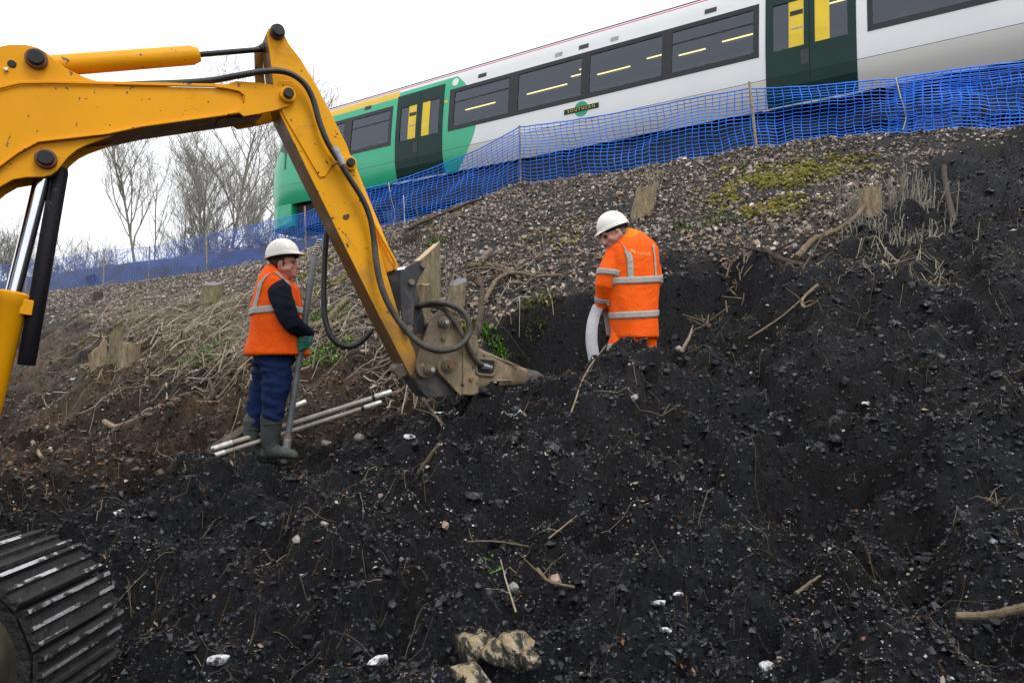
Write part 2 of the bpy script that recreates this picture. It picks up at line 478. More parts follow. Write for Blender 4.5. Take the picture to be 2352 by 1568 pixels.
def smoothpath(pts, n=8):
    """Catmull-Rom through the points"""
    pts = [np.asarray(tuple(p), float) for p in pts]
    Q = [2 * pts[0] - pts[1]] + pts + [2 * pts[-1] - pts[-2]]
    out = []
    for i in range(1, len(Q) - 2):
        p0, p1, p2, p3 = Q[i - 1:i + 3]
        for k in range(n):
            t = k / n
            out.append(0.5 * ((2 * p1) + (-p0 + p2) * t + (2 * p0 - 5 * p1 + 4 * p2 - p3) * t * t + (-p0 + 3 * p1 - 3 * p2 + p3) * t ** 3))
    out.append(pts[-1]); return out
def bake(o):
    dg = bpy.context.evaluated_depsgraph_get()
    me = bpy.data.meshes.new_from_object(o.evaluated_get(dg))
    old = o.data; o.modifiers.clear(); o.data = me; bpy.data.meshes.remove(old)
def wrinkle(o, amp, scale, seed=0, aniso=(1, 1, 1)):
    me = o.data; n = len(me.vertices); co = np.empty(n * 3, np.float32); me.vertices.foreach_get('co', co); co = co.reshape(-1, 3).astype(float)
    nr = np.empty(n * 3, np.float32); me.vertices.foreach_get('normal', nr); nr = nr.reshape(-1, 3)
    q = co * np.asarray(aniso)
    d = vnoise3(q, scale, seed); d = (0.5 - np.abs(d) * 1.4) * 0.7 + 0.5 * vnoise3(q, scale * 2.3, seed + 5)
    co += nr * (d * amp)[:, None]
    me.vertices.foreach_set('co', co.astype(np.float32).ravel()); me.update()
def soft(name, mb, voxel, mat, parent=None, smooth=6, wr=None):
    o = mb.build(name, mat, parent)
    m = o.modifiers.new('r', 'REMESH'); m.mode = 'VOXEL'; m.voxel_size = voxel
    if smooth:
        s = o.modifiers.new('s', 'SMOOTH'); s.iterations = smooth; s.factor = 0.5
    bake(o)
    if wr: wrinkle(o, *wr)
    o.data.polygons.foreach_set('use_smooth', np.ones(len(o.data.polygons), bool)); o.data.update()
    return o
# ================================================================== GROUND
# fence line along the crest: (u, v of the crest, distance)
CREST = [(-500, 706, 33.0), (-200, 690, 28.0), (100, 668, 22.6), (300, 645, 20.6), (475, 622, 19.0), (640, 592, 16.9), (760, 556, 15.6),
         (930, 505, 14.3), (1060, 468, 13.6), (1195, 418, 12.9), (1400, 394, 12.1), (1735, 333, 11.1), (2000, 302, 10.5), (2352, 291, 9.9), (2800, 270, 9.3)]
_cs, _cp, _cz = [], [], []
for (u, v, d) in CREST:
    q = P(u, v, d); _cs.append(q.dot(A)); _cp.append(q.dot(N)); _cz.append(q.z)
_o = np.argsort(_cs); _cs = np.array(_cs)[_o]; _cp = np.array(_cp)[_o]; _cz = np.array(_cz)[_o]
RAIL_Z = 1.5 + 4.49
def profile(s, p):
    pc = np.interp(s, _cs, _cp); zc = np.interp(s, _cs, _cz)
    z = np.where(p < 0, 0.05 + 0.035 * np.maximum(p, -25), 0.05 + 0.195 * p)
    t = (p - 3.6) / np.maximum(pc - 3.6, 0.5)
    z = np.where(p > 3.6, 0.752 + (zc - 0.752) * t, z)
    z2 = zc + (RAIL_Z - 0.4 - zc) * sstep(0.5, 2.6, p - pc)
    z = np.where(p > pc, np.where(p < pc + 0.5, zc, z2), z)
    z = np.where(p > 19.8, RAIL_Z - 0.4 - (p - 19.8) * 0.62, z)
    return np.maximum(z, np.where(p > 19, -0.6 + 0 * p, z))
def base(x, y):
    x = np.asarray(x, float); y = np.asarray(y, float)
    s = x * A.x + y * A.y; p = x * N.x + y * N.y
    z = 0
    for dp, w in ((-0.35, .15), (-0.15, .2), (0, .3), (0.15, .2), (0.35, .15)):
        z = z + w * profile(s, p + dp)
    return z
# local shape: the heaps and hollows, each (u, v, distance, radius)
CTRL = [(620, 1052, 5.6, 0.55), (480, 1058, 5.3, 0.6), (890, 915, 6.1, 0.55), (1065, 925, 5.42, 0.38), (1180, 925, 5.6, 0.3), (1295, 905, 5.9, 0.3),
        (1440, 850, 5.42, 0.34), (1370, 880, 5.3, 0.34), (1530, 822, 5.5, 0.36), (1650, 815, 5.45, 0.4), (1800, 830, 5.0, 0.5),
        (1220, 965, 4.7, 0.35), (1250, 1150, 3.7, 0.35), (960, 1080, 4.2, 0.5), (60, 1105, 4.0, 0.5), (2000, 1000, 3.8, 0.6), (1500, 1000, 4.2, 0.5),
        (1150, 1440, 2.55, 0.35), (2200, 1500, 2.25, 0.4), (1760, 1300, 2.8, 0.5), (400, 1200, 3.6, 0.5)]
_cx = np.array([P(u, v, d).x for u, v, d, r in CTRL]); _cy = np.array([P(u, v, d).y for u, v, d, r in CTRL])
_cr = np.array([r for *_, r in CTRL]); _ct = np.array([P(u, v, d).z for u, v, d, r in CTRL]) - base(_cx, _cy)
_M = np.exp(-((_cx[:, None] - _cx[None]) ** 2 + (_cy[:, None] - _cy[None]) ** 2) / (2 * _cr[None] ** 2))
_W = np.linalg.solve(_M + 0.02 * np.eye(len(_cx)), _ct)
TR0 = np.array([0.30, 6.55]); TR1 = np.array([1.95, 6.25])     # the trench, both ends
def trench(x, y):
    d = TR1 - TR0; L = d @ d
    t = np.clip(((x - TR0[0]) * d[0] + (y - TR0[1]) * d[1]) / L, 0, 1)
    px, py = TR0[0] + t * d[0], TR0[1] + t * d[1]
    dist = np.hypot(x - px, y - py) + 0.16 * vnoise(x * 2.3, y * 2.3, 31)
    depth = 0.80 * (0.75 + 0.25 * np.sin(t * 3.1)) * (1 - 0.25 * t)
    return depth * (1 - sstep(0.34, 0.66, dist))
def zones(x, y):
    """soil: 1 black spoil, gravel: ballast, 0 else brown litter bank"""
    s = x * A.x + y * A.y; p = x * N.x + y * N.y
    w = 0.5 * vnoise(x * 1.1, y * 1.1, 3) + 0.35 * vnoise(x * 3, y * 3, 4)
    bd = np.interp(s, ZS, ZP)                 # lower edge of the stone slope
    grav = sstep(-0.45, 0.45, p - bd + w * 1.3)
    brown = sstep(0.5, -0.5, s - np.interp(p, BP, BS) - 0.35 + w * 1.2)
    tr = trench(x, y) > 0.03
    tr2 = np.exp(-((x - 1.95) / 0.85) ** 2 - ((y - 6.5) / 0.7) ** 2)
    grav = grav * (1 - sstep(0.35, 0.75, tr2 + w * 0.5)) * np.where(tr, 0, 1); brown = brown * np.where(tr, 0, 1)
    return grav, brown
def rawhit(f, u, v, y0=1.2, y1=45):
    r = ray(u, v)
    Y = np.geomspace(y0, y1, 700); X = EYE.x + r.x / r.y * Y; Z = EYE.z + r.z / r.y * Y
    h = f(X, Y); k = np.argmax(h > Z)
    if not (h > Z).any(): k = len(Y) - 1
    return Vector((X[k], Y[k], float(h[k])))
def shape0(x, y):
    x = np.asarray(x, float); y = np.asarray(y, float)
    z = base(x, y)
    g = np.exp(-((x[..., None] - _cx) ** 2 + (y[..., None] - _cy) ** 2) / (2 * _cr ** 2))
    return z + g @ _W - trench(x, y)
# lower edge of the stones as seen, turned into (s, p) on the bank
_zb = [(90, 720), (330, 760), (560, 790), (760, 800), (960, 850), (1200, 800), (1350, 740), (1520, 600), (1700, 610), (1900, 575), (2080, 405), (2200, 340), (2352, 305)]
_zz = [rawhit(base, u, v) for u, v in _zb]
_q = sorted((q.dot(A), q.dot(N)) for q in _zz)
ZS = np.array([a for a, b in _q]); ZP = np.array([b for a, b in _q])
_bb = [(230, 1190), (420, 1090), (560, 1040), (700, 970), (840, 900), (930, 830), (1000, 760)]
_q = sorted((rawhit(base, u, v).dot(N), rawhit(base, u, v).dot(A)) for u, v in _bb)
BP = np.array([a for a, b in _q]); BS = np.array([b for a, b in _q])
def H(x, y):
    x = np.asarray(x, float); y = np.asarray(y, float)
    z = shape0(x, y)
    g, b = zones(x, y)
    rough = 1 - 0.72 * g
    r = np.hypot(x, y); fade = 1 - sstep(18, 30, r)
    n = 0.16 * vnoise(x * 0.9, y * 0.9, 11) + 0.18 * vnoise(x * 2.1, y * 2.1, 12) + 0.19 * vnoise(x * 4.6, y * 4.6, 13)
    lump = np.abs(vnoise(x * 9 + 3 * vnoise(x * 4, y * 4, 20), y * 9, 14))
    lump2 = np.abs(vnoise(x * 21 + 2 * vnoise(x * 9, y * 9, 26), y * 21, 18))
    n = n - 0.15 * (lump - 0.2) - 0.08 * (lump2 - 0.2) + 0.024 * vnoise(x * 38, y * 38, 16) + 0.016 * vnoise(x * 70, y * 70, 17)
    sc = sstep(-0.02, 0.24, vnoise(x * 1.5 + 1.2 * vnoise(x * 3, y * 3, 51), y * 1.5, 50)) + 0.6 * sstep(0.0, 0.2, vnoise(x * 3.1 + 0.8 * vnoise(x * 6, y * 6, 53), y * 3.1, 52))
    n = n + 0.14 * (sc - 0.6) * (1 - g) * sstep(10, 6.5, y)
    trk = np.exp(-((x + 2.6) / 1.5) ** 2 - ((y - 2.2) / 0.45) ** 2)
    return z + n * rough * fade * (1 - 0.85 * trk)
def hit(u, v, y0=1.2): return rawhit(H, u, v, y0)
def Hs(x, y): return float(H(np.array([x]), np.array([y]))[0])

def make_ground():
    th = np.concatenate([np.linspace(-180, -56, 30), np.linspace(-47, 45, 660), np.linspace(54, 176, 28)])
    rr = np.concatenate([[0.25, 0.6, 0.9, 1.15], np.geomspace(1.4, 9.0, 345), np.geomspace(9.06, 28, 105), np.geomspace(29, 90, 40), [140, 250, 500, 1200, 3000]])
    T, RR = np.meshgrid(np.radians(th), rr)
    X = RR * np.sin(T); Y = RR * np.cos(T)
    Z = H(X.ravel(), Y.ravel()).reshape(X.shape)
    n, m = X.shape
    V = np.stack([X.ravel(), Y.ravel(), Z.ravel()], 1)
    V = np.vstack([V, [[0, 0, Hs(0, 0)]]])
    i, j = np.meshgrid(np.arange(n - 1), np.arange(m), indexing='ij')
    j2 = (j + 1) % m
    F = np.stack([i * m + j, (i + 1) * m + j, (i + 1) * m + j2, i * m + j2], -1).reshape(-1, 4)
    x, y = V[:, 0], V[:, 1]
    g, b = zones(x, y)
    black = np.array([0.0090, 0.0098, 0.0128]); brown = np.array([0.044, 0.031, 0.020]); stone = np.array([0.036, 0.030, 0.025])
    col = black[None] * (1 - b[:, None]) + brown[None] * b[:, None]
    col = col * (1 - g[:, None]) + stone[None] * g[:, None]
    # rusty fibre patches, black ash on the stones, moss
    f = sstep(0.02, 0.26, vnoise(x * 1.3, y * 1.3, 41) + 0.6 * vnoise(x * 5, y * 5, 42))[:, None] * (1 - g[:, None])
    f = f * (0.06 + 0.94 * b[:, None])
    col = col * (1 - 0.5 * f) + np.array([0.075, 0.042, 0.019]) * 0.5 * f
    tone = 1 + (1.1 * vnoise(x * 1.7, y * 1.7, 46) + 0.9 * vnoise(x * 5.5, y * 5.5, 47))[:, None] * (1 - g[:, None])  # lighter and darker patches painted for soil relief and sheen
    col = col * np.clip(tone, 0.35, 2.0)
    ash = sstep(0.05, 0.3, vnoise(x * 0.8, y * 0.8, 43) + 0.5 * vnoise(x * 3, y * 3, 44))[:, None] * g[:, None]
    col = col * (1 - 0.7 * ash) + np.array([0.022, 0.021, 0.021]) * 0.7 * ash
    far = sstep(30, 60, np.hypot(x, y))[:, None]
    col = col * (1 - far) + np.array([0.06, 0.075, 0.03]) * far
    me = fastmesh('embankment_ground', V, F, True, col)
    o = link('embankment_ground', me, 'ground_soil'); tag(o, kind='structure')
    return o
make_ground()
def centre_fan(): pass

# ------------------------------------------------------------------ scattered stuff
RNG = np.random.default_rng(5)
CUBE = np.array([(-1, -1, -1), (1, -1, -1), (1, 1, -1), (-1, 1, -1), (-1, -1, 1), (1, -1, 1), (1, 1, 1), (-1, 1, 1)], float) * 0.62
CUBEF = np.array([(0, 3, 2, 1), (4, 5, 6, 7), (0, 1, 5, 4), (1, 2, 6, 5), (2, 3, 7, 6), (3, 0, 4, 7)])
_g = (1 + 5 ** .5) / 2
ICO = np.array([(-1, _g, 0), (1, _g, 0), (-1, -_g, 0), (1, -_g, 0), (0, -1, _g), (0, 1, _g), (0, -1, -_g), (0, 1, -_g), (_g, 0, -1), (_g, 0, 1), (-_g, 0, -1), (-_g, 0, 1)]) / 1.9
OCT = np.array([(1, 0, 0), (-1, 0, 0), (0, 1, 0), (0, -1, 0), (0, 0, 1), (0, 0, -1)], float)
OCTF = np.array([(0, 2, 4), (2, 1, 4), (1, 3, 4), (3, 0, 4), (2, 0, 5), (1, 2, 5), (3, 1, 5), (0, 3, 5)])
ICOF = np.array([(0, 11, 5), (0, 5, 1), (0, 1, 7), (0, 7, 10), (0, 10, 11), (1, 5, 9), (5, 11, 4), (11, 10, 2), (10, 7, 6), (7, 1, 8), (3, 9, 4), (3, 4, 2), (3, 2, 6), (3, 6, 8), (3, 8, 9), (4, 9, 5), (2, 4, 11), (6, 2, 10), (8, 6, 7), (9, 8, 1)])
def rotmats(n, rng):
    q = rng.normal(size=(n, 4)); q /= np.linalg.norm(q, axis=1, keepdims=True)
    w, x, y, z = q.T
    return np.stack([np.stack([1 - 2 * (y * y + z * z), 2 * (x * y - z * w), 2 * (x * z + y * w)], -1),
                     np.stack([2 * (x * y + z * w), 1 - 2 * (x * x + z * z), 2 * (y * z - x * w)], -1),
                     np.stack([2 * (x * z - y * w), 2 * (y * z + x * w), 1 - 2 * (x * x + y * y)], -1)], -2)
def scatter(name, xs, ys, size, cols, mat, T=CUBE, TF=CUBEF, jit=0.28, sink=0.25, squash=(0.55, 1.0), rng=RNG, label=None, cat=None):
    n = len(xs); z = H(xs, ys)
    v = T[None] * (1 + 0) + rng.normal(0, jit, (n, len(T), 3)) * 0.6
    ax = rng.uniform(squash[0], squash[1], (n, 3)); ax[:, 0] = rng.uniform(0.8, 1.25, n)
    v = v * ax[:, None, :]
    v = np.einsum('nij,nkj->nki', rotmats(n, rng), v) * size[:, None, None] * 0.5
    v[:, :, 2] *= 0.85
    v += np.stack([xs, ys, z + size * (0.5 - sink) * 0.6], -1)[:, None, :]
    F = (TF[None] + (np.arange(n) * len(T))[:, None, None]).reshape(-1, TF.shape[1])
    c = np.repeat(cols, len(T), 0)
    o = link(name, fastmesh(name, v.reshape(-1, 3), F, False, c), mat)
    tag(o, label, cat, kind='stuff')
    return o
def sector(n, y0, y1, lo=-0.80, hi=0.80, power=1.0):
    """positions spread over the view's ground, denser near"""
    y = y0 * (y1 / y0) ** (RNG.random(n) ** power)
    return RNG.uniform(lo, hi, n) * y + RNG.normal(0, 0.1, n), y
def stone_cols(n):
    pal = np.array([(0.40, 0.35, 0.31), (0.26, 0.23, 0.21), (0.52, 0.46, 0.40), (0.13, 0.12, 0.12), (0.42, 0.29, 0.24), (0.72, 0.69, 0.66), (0.32, 0.32, 0.35), (0.30, 0.21, 0.13), (0.07, 0.066, 0.066)])
    c = pal[RNG.choice(len(pal), n, p=[.18, .20, .11, .14, .09, .06, .08, .06, .08])] * RNG.uniform(0.6, 1.05, (n, 1))
    return np.clip(c * np.array([1.0, 0.95, 0.89]) * 0.92, 0, 0.72)
def stones():
    # uniform over the bank in (s, p)
    n = 200000
    s = RNG.uniform(-34, 9, n); p = RNG.uniform(3.8, 13.2, n)
    x = A.x * s + N.x * p; y = A.y * s + N.y * p
    ok = (y > 3) & (np.abs(x / y) < 0.82)
    x, y = x[ok], y[ok]
    g, b = zones(x, y); pc = np.interp(x * A.x + y * A.y, _cs, _cp)
    pp = x * N.x + y * N.y
    ash = sstep(0.05, 0.3, vnoise(x * 0.8, y * 0.8, 43) + 0.5 * vnoise(x * 3, y * 3, 44))
    keep = RNG.random(len(x)) < (g * (1 - 0.6 * ash) * np.where(pp < pc + 0.5, 1, 0) * np.clip(13.0 / y, 0.25, 1))
    x, y = x[keep], y[keep]
    size = np.clip(RNG.lognormal(math.log(0.036), 0.47, len(x)), 0.012, 0.10)
    return scatter('ballast_stones', x, y, size, stone_cols(len(x)), 'loose_stone', squash=(0.4, 0.95), label='grey and tan loose ballast stones covering the upper embankment', cat='gravel')
stones()
def clods():
    x, y = sector(84000, 1.6, 10.5, power=0.82)
    g, b = zones(x, y)
    k = (RNG.random(len(x)) > g * 0.97) & ((y < 8.5) | (b > 0.3))
    x, y, b = x[k], y[k], b[k]
    size = np.clip(RNG.lognormal(math.log(0.0145), 0.5, len(x)), 0.006, 0.055) * np.clip(0.55 + y * 0.13, 0.7, 1.5)
    c = np.where((RNG.random(len(x)) < b)[:, None], np.array([0.055, 0.037, 0.022]), np.array([0.0140, 0.0150, 0.0190])) * RNG.lognormal(0, 0.75, (len(x), 1))
    scatter('soil_clods', x, y, size, c, 'soil_bits', OCT, OCTF, 0.42, 0.35, label='crumbs and clods of loose black soil over the dug slope', cat='soil')
clods()
def lumps():
    x, y = sector(1300, 1.7, 8.0)
    g, b = zones(x, y); k = (RNG.random(len(x)) > g) & (vnoise(x * 0.9, y * 0.9, 88) > -0.12); x, y, b = x[k], y[k], b[k]
    size = np.clip(RNG.lognormal(math.log(0.047), 0.42, len(x)), 0.022, 0.11) * np.clip(y / 4, 0.6, 1.2)
    c = np.where((RNG.random(len(x)) < b)[:, None], np.array([0.05, 0.034, 0.021]), np.array([0.0110, 0.0118, 0.0148])) * RNG.lognormal(0, 0.35, (len(x), 1))
    bm = bmesh.new(); bmesh.ops.create_icosphere(bm, subdivisions=2, radius=1.0); bm.verts.index_update()
    T2 = np.array([tuple(v.co) for v in bm.verts]); F2 = np.array([[v.index for v in f.verts] for f in bm.faces]); bm.free()
    scatter('soil_lumps', x, y, size, c, 'soil_bits', T2, F2, 0.19, 0.62, label='larger broken lumps of black soil on the dug slope', cat='soil')
lumps()
def chips():
    x, y = sector(44000, 1.6, 9.5)
    g, b = zones(x, y)
    k = RNG.random(len(x)) > g * 0.9
    x, y = x[k], y[k]
    cl = sstep(-0.1, 0.35, vnoise(x * 1.6, y * 1.6, 77) + 0.5 * vnoise(x * 5, y * 5, 78))
    k = RNG.random(len(x)) < 0.13 + 0.8 * cl
    x, y = x[k], y[k]
    size = np.clip(RNG.lognormal(math.log(0.0085), 0.5, len(x)), 0.003, 0.04) * np.clip(0.5 + y * 0.14, 0.7, 1.6)
    pal = np.array([(0.42, 0.41, 0.40), (0.30, 0.25, 0.18), (0.16, 0.155, 0.16), (0.62, 0.62, 0.62), (0.22, 0.11, 0.055), (0.10, 0.105, 0.12)])  # pale and blue-grey tones partly stand in for glints on the soil
    c = pal[RNG.choice(6, len(x), p=[.17, .12, .28, .08, .06, .29])]
    scatter('pale_chips', x, y, size, c, 'soil_bits', OCT, OCTF, 0.4, label='pale stone and ash chips, some painted as glints, peppering the black soil', cat='chips')
chips()
def stick_cloud(name, xs, ys, length, rad, cols, mat, lift=0.4, label=None, cat=None, bend=0.35, segs=6, dirs=None):
    """many thin bent sticks lying on the ground, joined"""
    n = len(xs); yaw = RNG.uniform(0, 2 * math.pi, n) if dirs is None else dirs
    t = np.linspace(-0.5, 0.5, segs + 1)
    wob = np.cumsum(np.cumsum(RNG.normal(0, bend, (n, segs + 1)), 1), 1) * length[:, None] / segs * 0.6; wob -= wob.mean(1, keepdims=True)
    px = xs[:, None] + np.cos(yaw)[:, None] * t * length[:, None] - np.sin(yaw)[:, None] * wob
    py = ys[:, None] + np.sin(yaw)[:, None] * t * length[:, None] + np.cos(yaw)[:, None] * wob
    h = H(px.ravel(), py.ravel()).reshape(px.shape)
    lin_ = h.mean(1, keepdims=True) + (h[:, -1:] - h[:, :1]) * t
    pz = 0.5 * np.maximum(h, lin_) + 0.5 * h + rad[:, None] * 0.8 + np.abs(RNG.normal(0, lift, (n, 1))) * length[:, None] * 0.25 * np.sin(np.linspace(0.2, 2.6, segs + 1))[None]
    C = np.stack([px, py, pz], -1)
    d = np.gradient(C, axis=1); d /= np.maximum(np.linalg.norm(d, axis=2, keepdims=True), 1e-9)
    up = np.zeros_like(d); up[..., 2] = 1
    a = np.cross(d, up); a /= np.maximum(np.linalg.norm(a, axis=2, keepdims=True), 1e-6); b = np.cross(d, a)
    taper = np.linspace(1, 0.45, segs + 1)[None, :, None] * rad[:, None, None]
    V = np.stack([C + taper * (math.cos(k * 2.094) * a + math.sin(k * 2.094) * b) for k in range(3)], 2)     # n, segs+1, 3, 3
    V = V.reshape(n, -1, 3)
    F = [(i * 3 + k, i * 3 + (k + 1) % 3, (i + 1) * 3 + (k + 1) % 3, (i + 1) * 3 + k) for i in range(segs) for k in range(3)]
    F = (np.array(F)[None] + (np.arange(n) * V.shape[1])[:, None, None]).reshape(-1, 4)
    o = link(name, fastmesh(name, V.reshape(-1, 3), F, False, np.repeat(cols, V.shape[1], 0)), mat)
    tag(o, label, cat, kind='stuff'); return o
def fibres():
    x, y = sector(5200, 1.6, 9.0)
    g, b = zones(x, y); k = RNG.random(len(x)) > g * 0.85; x, y = x[k], y[k]
    cl = sstep(-0.15, 0.3, vnoise(x * 1.1, y * 1.1, 61)); k = RNG.random(len(x)) < 0.2 + 0.8 * cl; x, y = x[k], y[k]
    n = len(x); L = RNG.lognormal(math.log(0.085), 0.6, n); r = np.clip(RNG.lognormal(math.log(0.0011), 0.4, n), 0.0006, 0.0035) * np.clip(y / 4, 0.45, 1.8); L = L * np.clip(y / 4, 0.5, 1.2)
    pal = np.array([(0.15, 0.10, 0.06), (0.22, 0.165, 0.105), (0.10, 0.055, 0.03), (0.36, 0.29, 0.20)])
    stick_cloud('root_fibres', x, y, L, r, pal[RNG.choice(4, n, p=[.4, .25, .25, .1])], 'litter', 0.5, 'fine pale root fibres straggling over the black soil', 'roots', 0.35)
fibres()
def twigs():
    cs = []
    for (u, v, su, sv, n) in ((470, 740, 110, 45, 2300), (320, 730, 90, 45, 700), (520, 800, 80, 42, 900), (760, 750, 90, 50, 500), (280, 880, 160, 60, 170), (820, 640, 60, 45, 190), (1140, 650, 110, 40, 130), (2050, 615, 75, 22, 150), (1950, 520, 70, 40, 60), (950, 850, 60, 30, 120)):
        for _ in range(n):
            q = None
            uu, vv = RNG.normal(u, su), RNG.normal(v, sv)
            cs.append((uu, vv))
    # place by the bank's own frame: spread around each heap's ground point
    pts = []
    cache = {}
    for uu, vv in cs:
        k = (round(uu / 12), round(vv / 8))
        if k not in cache: cache[k] = rawhit(shape0, k[0] * 12, k[1] * 8)
        q = cache[k]
        if q.y < 30: pts.append((q.x + RNG.normal(0, 0.1), q.y + RNG.normal(0, 0.12)))
    pts = np.array(pts); n = len(pts)
    pp = pts @ np.array([N.x, N.y]); pc = np.interp(pts @ np.array([A.x, A.y]), _cs, _cp)
    pts = pts[(pp < pc - 0.1) & (trench(pts[:, 0], pts[:, 1]) < 0.02)]; n = len(pts)
    L = np.clip(RNG.lognormal(math.log(0.25), 0.6, n), 0.06, 1.3) * np.where(pts[:, 0] > 1, 0.5, 1); r = np.clip(RNG.lognormal(math.log(0.0050), 0.55, n), 0.0018, 0.018) * np.where(pts[:, 0] > 1, 0.6, 1)
    pal = np.array([(0.29, 0.24, 0.18), (0.19, 0.155, 0.11), (0.42, 0.37, 0.29), (0.09, 0.07, 0.05)])
    stick_cloud('twig_litter', pts[:, 0], pts[:, 1], L, r, pal[RNG.choice(4, n, p=[.32, .32, .16, .20])], 'litter', 0.7, 'tangled cut twigs and brushwood littering the bank', 'twigs', 0.045)
twigs()
def moss():
    cs = []
    for (u, v, su, sv, n) in ((1740, 420, 60, 22, 1500), (1900, 385, 60, 16, 900), (1760, 470, 50, 16, 500), (1300, 540, 60, 20, 140), (240, 710, 50, 14, 200), (330, 740, 60, 22, 260), (720, 620, 25, 16, 220), (770, 650, 18, 26, 160), (1010, 520, 30, 14, 70), (690, 700, 20, 30, 100)):
        q0 = rawhit(shape0, u, v)
        px = q0.y / FPX
        a = RNG.normal(0, su * px, n); b = RNG.normal(0, sv * px * 3.0, n)
        cs.append(np.stack([q0.x + a * A.x + b * N.x, q0.y + a * A.y + b * N.y], 1))
    pts = np.vstack(cs); k = vnoise(pts[:, 0] * 3.2, pts[:, 1] * 3.2, 90) > -0.08; pts = pts[k]; n = len(pts)
    size = np.clip(RNG.lognormal(math.log(0.045), 0.4, n), 0.015, 0.12)
    c = np.array([0.155, 0.135, 0.018]) * RNG.uniform(0.55, 1.35, (n, 1)) * np.stack([RNG.uniform(.8, 1.15, n), np.ones(n), np.ones(n)], 1)
    scatter('moss_patches', pts[:, 0], pts[:, 1], size, c, 'litter', ICO, ICOF, 0.3, 0.35, label='olive yellow moss creeping between the stones', cat='moss')
moss()
def dead_leaves():
    x, y = sector(20000, 2.2, 15)
    g, b = zones(x, y); k = RNG.random(len(x)) < 0.04 + 0.9 * np.maximum(b * 0.8, g); x, y = x[k], y[k]; n = len(x)
    z = H(x, y) + 0.012
    yaw = RNG.uniform(0, 6.28, n); tl = RNG.normal(0, 0.4, (n, 2)); L = RNG.uniform(0.008, 0.024, n) * np.clip(y / 4.5, 0.6, 1.6)
    T = np.array([(-1, 0, 0), (0, -0.5, 0.12), (1, 0, 0.05), (0, 0.5, 0.12)])
    v = T[None] * L[:, None, None]
    c, s = np.cos(yaw)[:, None], np.sin(yaw)[:, None]
    vx = v[..., 0] * c - v[..., 1] * s; vy = v[..., 0] * s + v[..., 1] * c
    vz = v[..., 2] + vx * tl[:, :1] + vy * tl[:, 1:]
    V = np.stack([vx + x[:, None], vy + y[:, None], vz + z[:, None]], -1).reshape(-1, 3)
    F = np.array([(0, 1, 2), (0, 2, 3)])[None] + (np.arange(n) * 4)[:, None, None]
    pal = np.array([(0.16, 0.07, 0.035), (0.22, 0.12, 0.06), (0.10, 0.045, 0.03), (0.27, 0.20, 0.13)])
    o = link('leaf_litter', fastmesh('leaf_litter', V, F.reshape(-1, 3), False, np.repeat(pal[RNG.choice(4, n)], 4, 0)), 'litter')
    tag(o, 'curled brown dead leaves scattered across bank and soil', 'leaves', kind='stuff')
dead_leaves()
# ================================================================== EXCAVATOR
BD = Vector((math.cos(R(30)), math.sin(R(30)), 0))      # the arm's plane runs this way
MN = Vector((math.sin(R(30)), -math.cos(R(30)), 0))     # its near side faces this way
ARM0 = P(975, 847, 5.2)
UP = Vector((0, 0, 1))
def pl(u, v, off=0.0):
    """survey point to the arm's near face; off metres behind it"""
    r = ray(u, v); d = r.dot(MN)
    t = (ARM0 - EYE).dot(MN) / d
    return EYE + r * t - MN * off
def poly(pts, off=0.0): return [pl(u, v) - MN * off for u, v in pts]
def c1(pts): return [(x * 0.3516, y * 0.3516) for x, y in pts]                 # three survey sheets
def c2(pts): return [(551 + x * 0.527, 46 + y * 0.527) for x, y in pts]
def c7(pts): return [(827 + x * 0.2637, 551 + y * 0.2637) for x, y in pts]
def dens(pts, n=4):
    """round a polygon outline a little"""
    out = []
    m = len(pts)
    for i in range(m):
        a, b, c = pts[i - 1], pts[i], pts[(i + 1) % m]
        out.append((b[0] * .75 + a[0] * .25, b[1] * .75 + a[1] * .25)) if math.hypot(b[0] - a[0], b[1] - a[1]) < 60 else out.append((b[0] + (a[0] - b[0]) * 12 / math.hypot(b[0] - a[0], b[1] - a[1]), b[1] + (a[1] - b[1]) * 12 / math.hypot(b[0] - a[0], b[1] - a[1])))
        out.append((b[0] * .75 + c[0] * .25, b[1] * .75 + c[1] * .25)) if math.hypot(b[0] - c[0], b[1] - c[1]) < 60 else out.append((b[0] + (c[0] - b[0]) * 12 / math.hypot(b[0] - c[0], b[1] - c[1]), b[1] + (c[1] - b[1]) * 12 / math.hypot(b[0] - c[0], b[1] - c[1])))
    return out
simple('mud_cake', (0.016, 0.015, 0.015), 0.8, 0, 0.5, 12, 1.0, 30, 0.03)
EX = empty('excavator', (-3.2, 2.0, Hs(-3.2, 2.0)))
tag(EX, 'yellow tracked excavator with a hydraulic breaker on its raised arm', 'excavator')
WB, WD = 0.27, 0.23

def pin(u, v, r, off=0.0, depth=0.06, mat='pin_dark', boss=None, parent=EX, name='pin', through=None):
    c = pl(u, v, off)
    if boss:
        m = MB(); m.cyl(c + MN * depth * 0.55, c - MN * 0.03, r * boss[0], 28); m.build('pin_boss', boss[1], parent, True, 0.004)
    m = MB(); m.cyl(c + MN * depth, c - MN * (through or 0.05), r, 26)
    return m.build(name, mat, parent, True, 0.004)

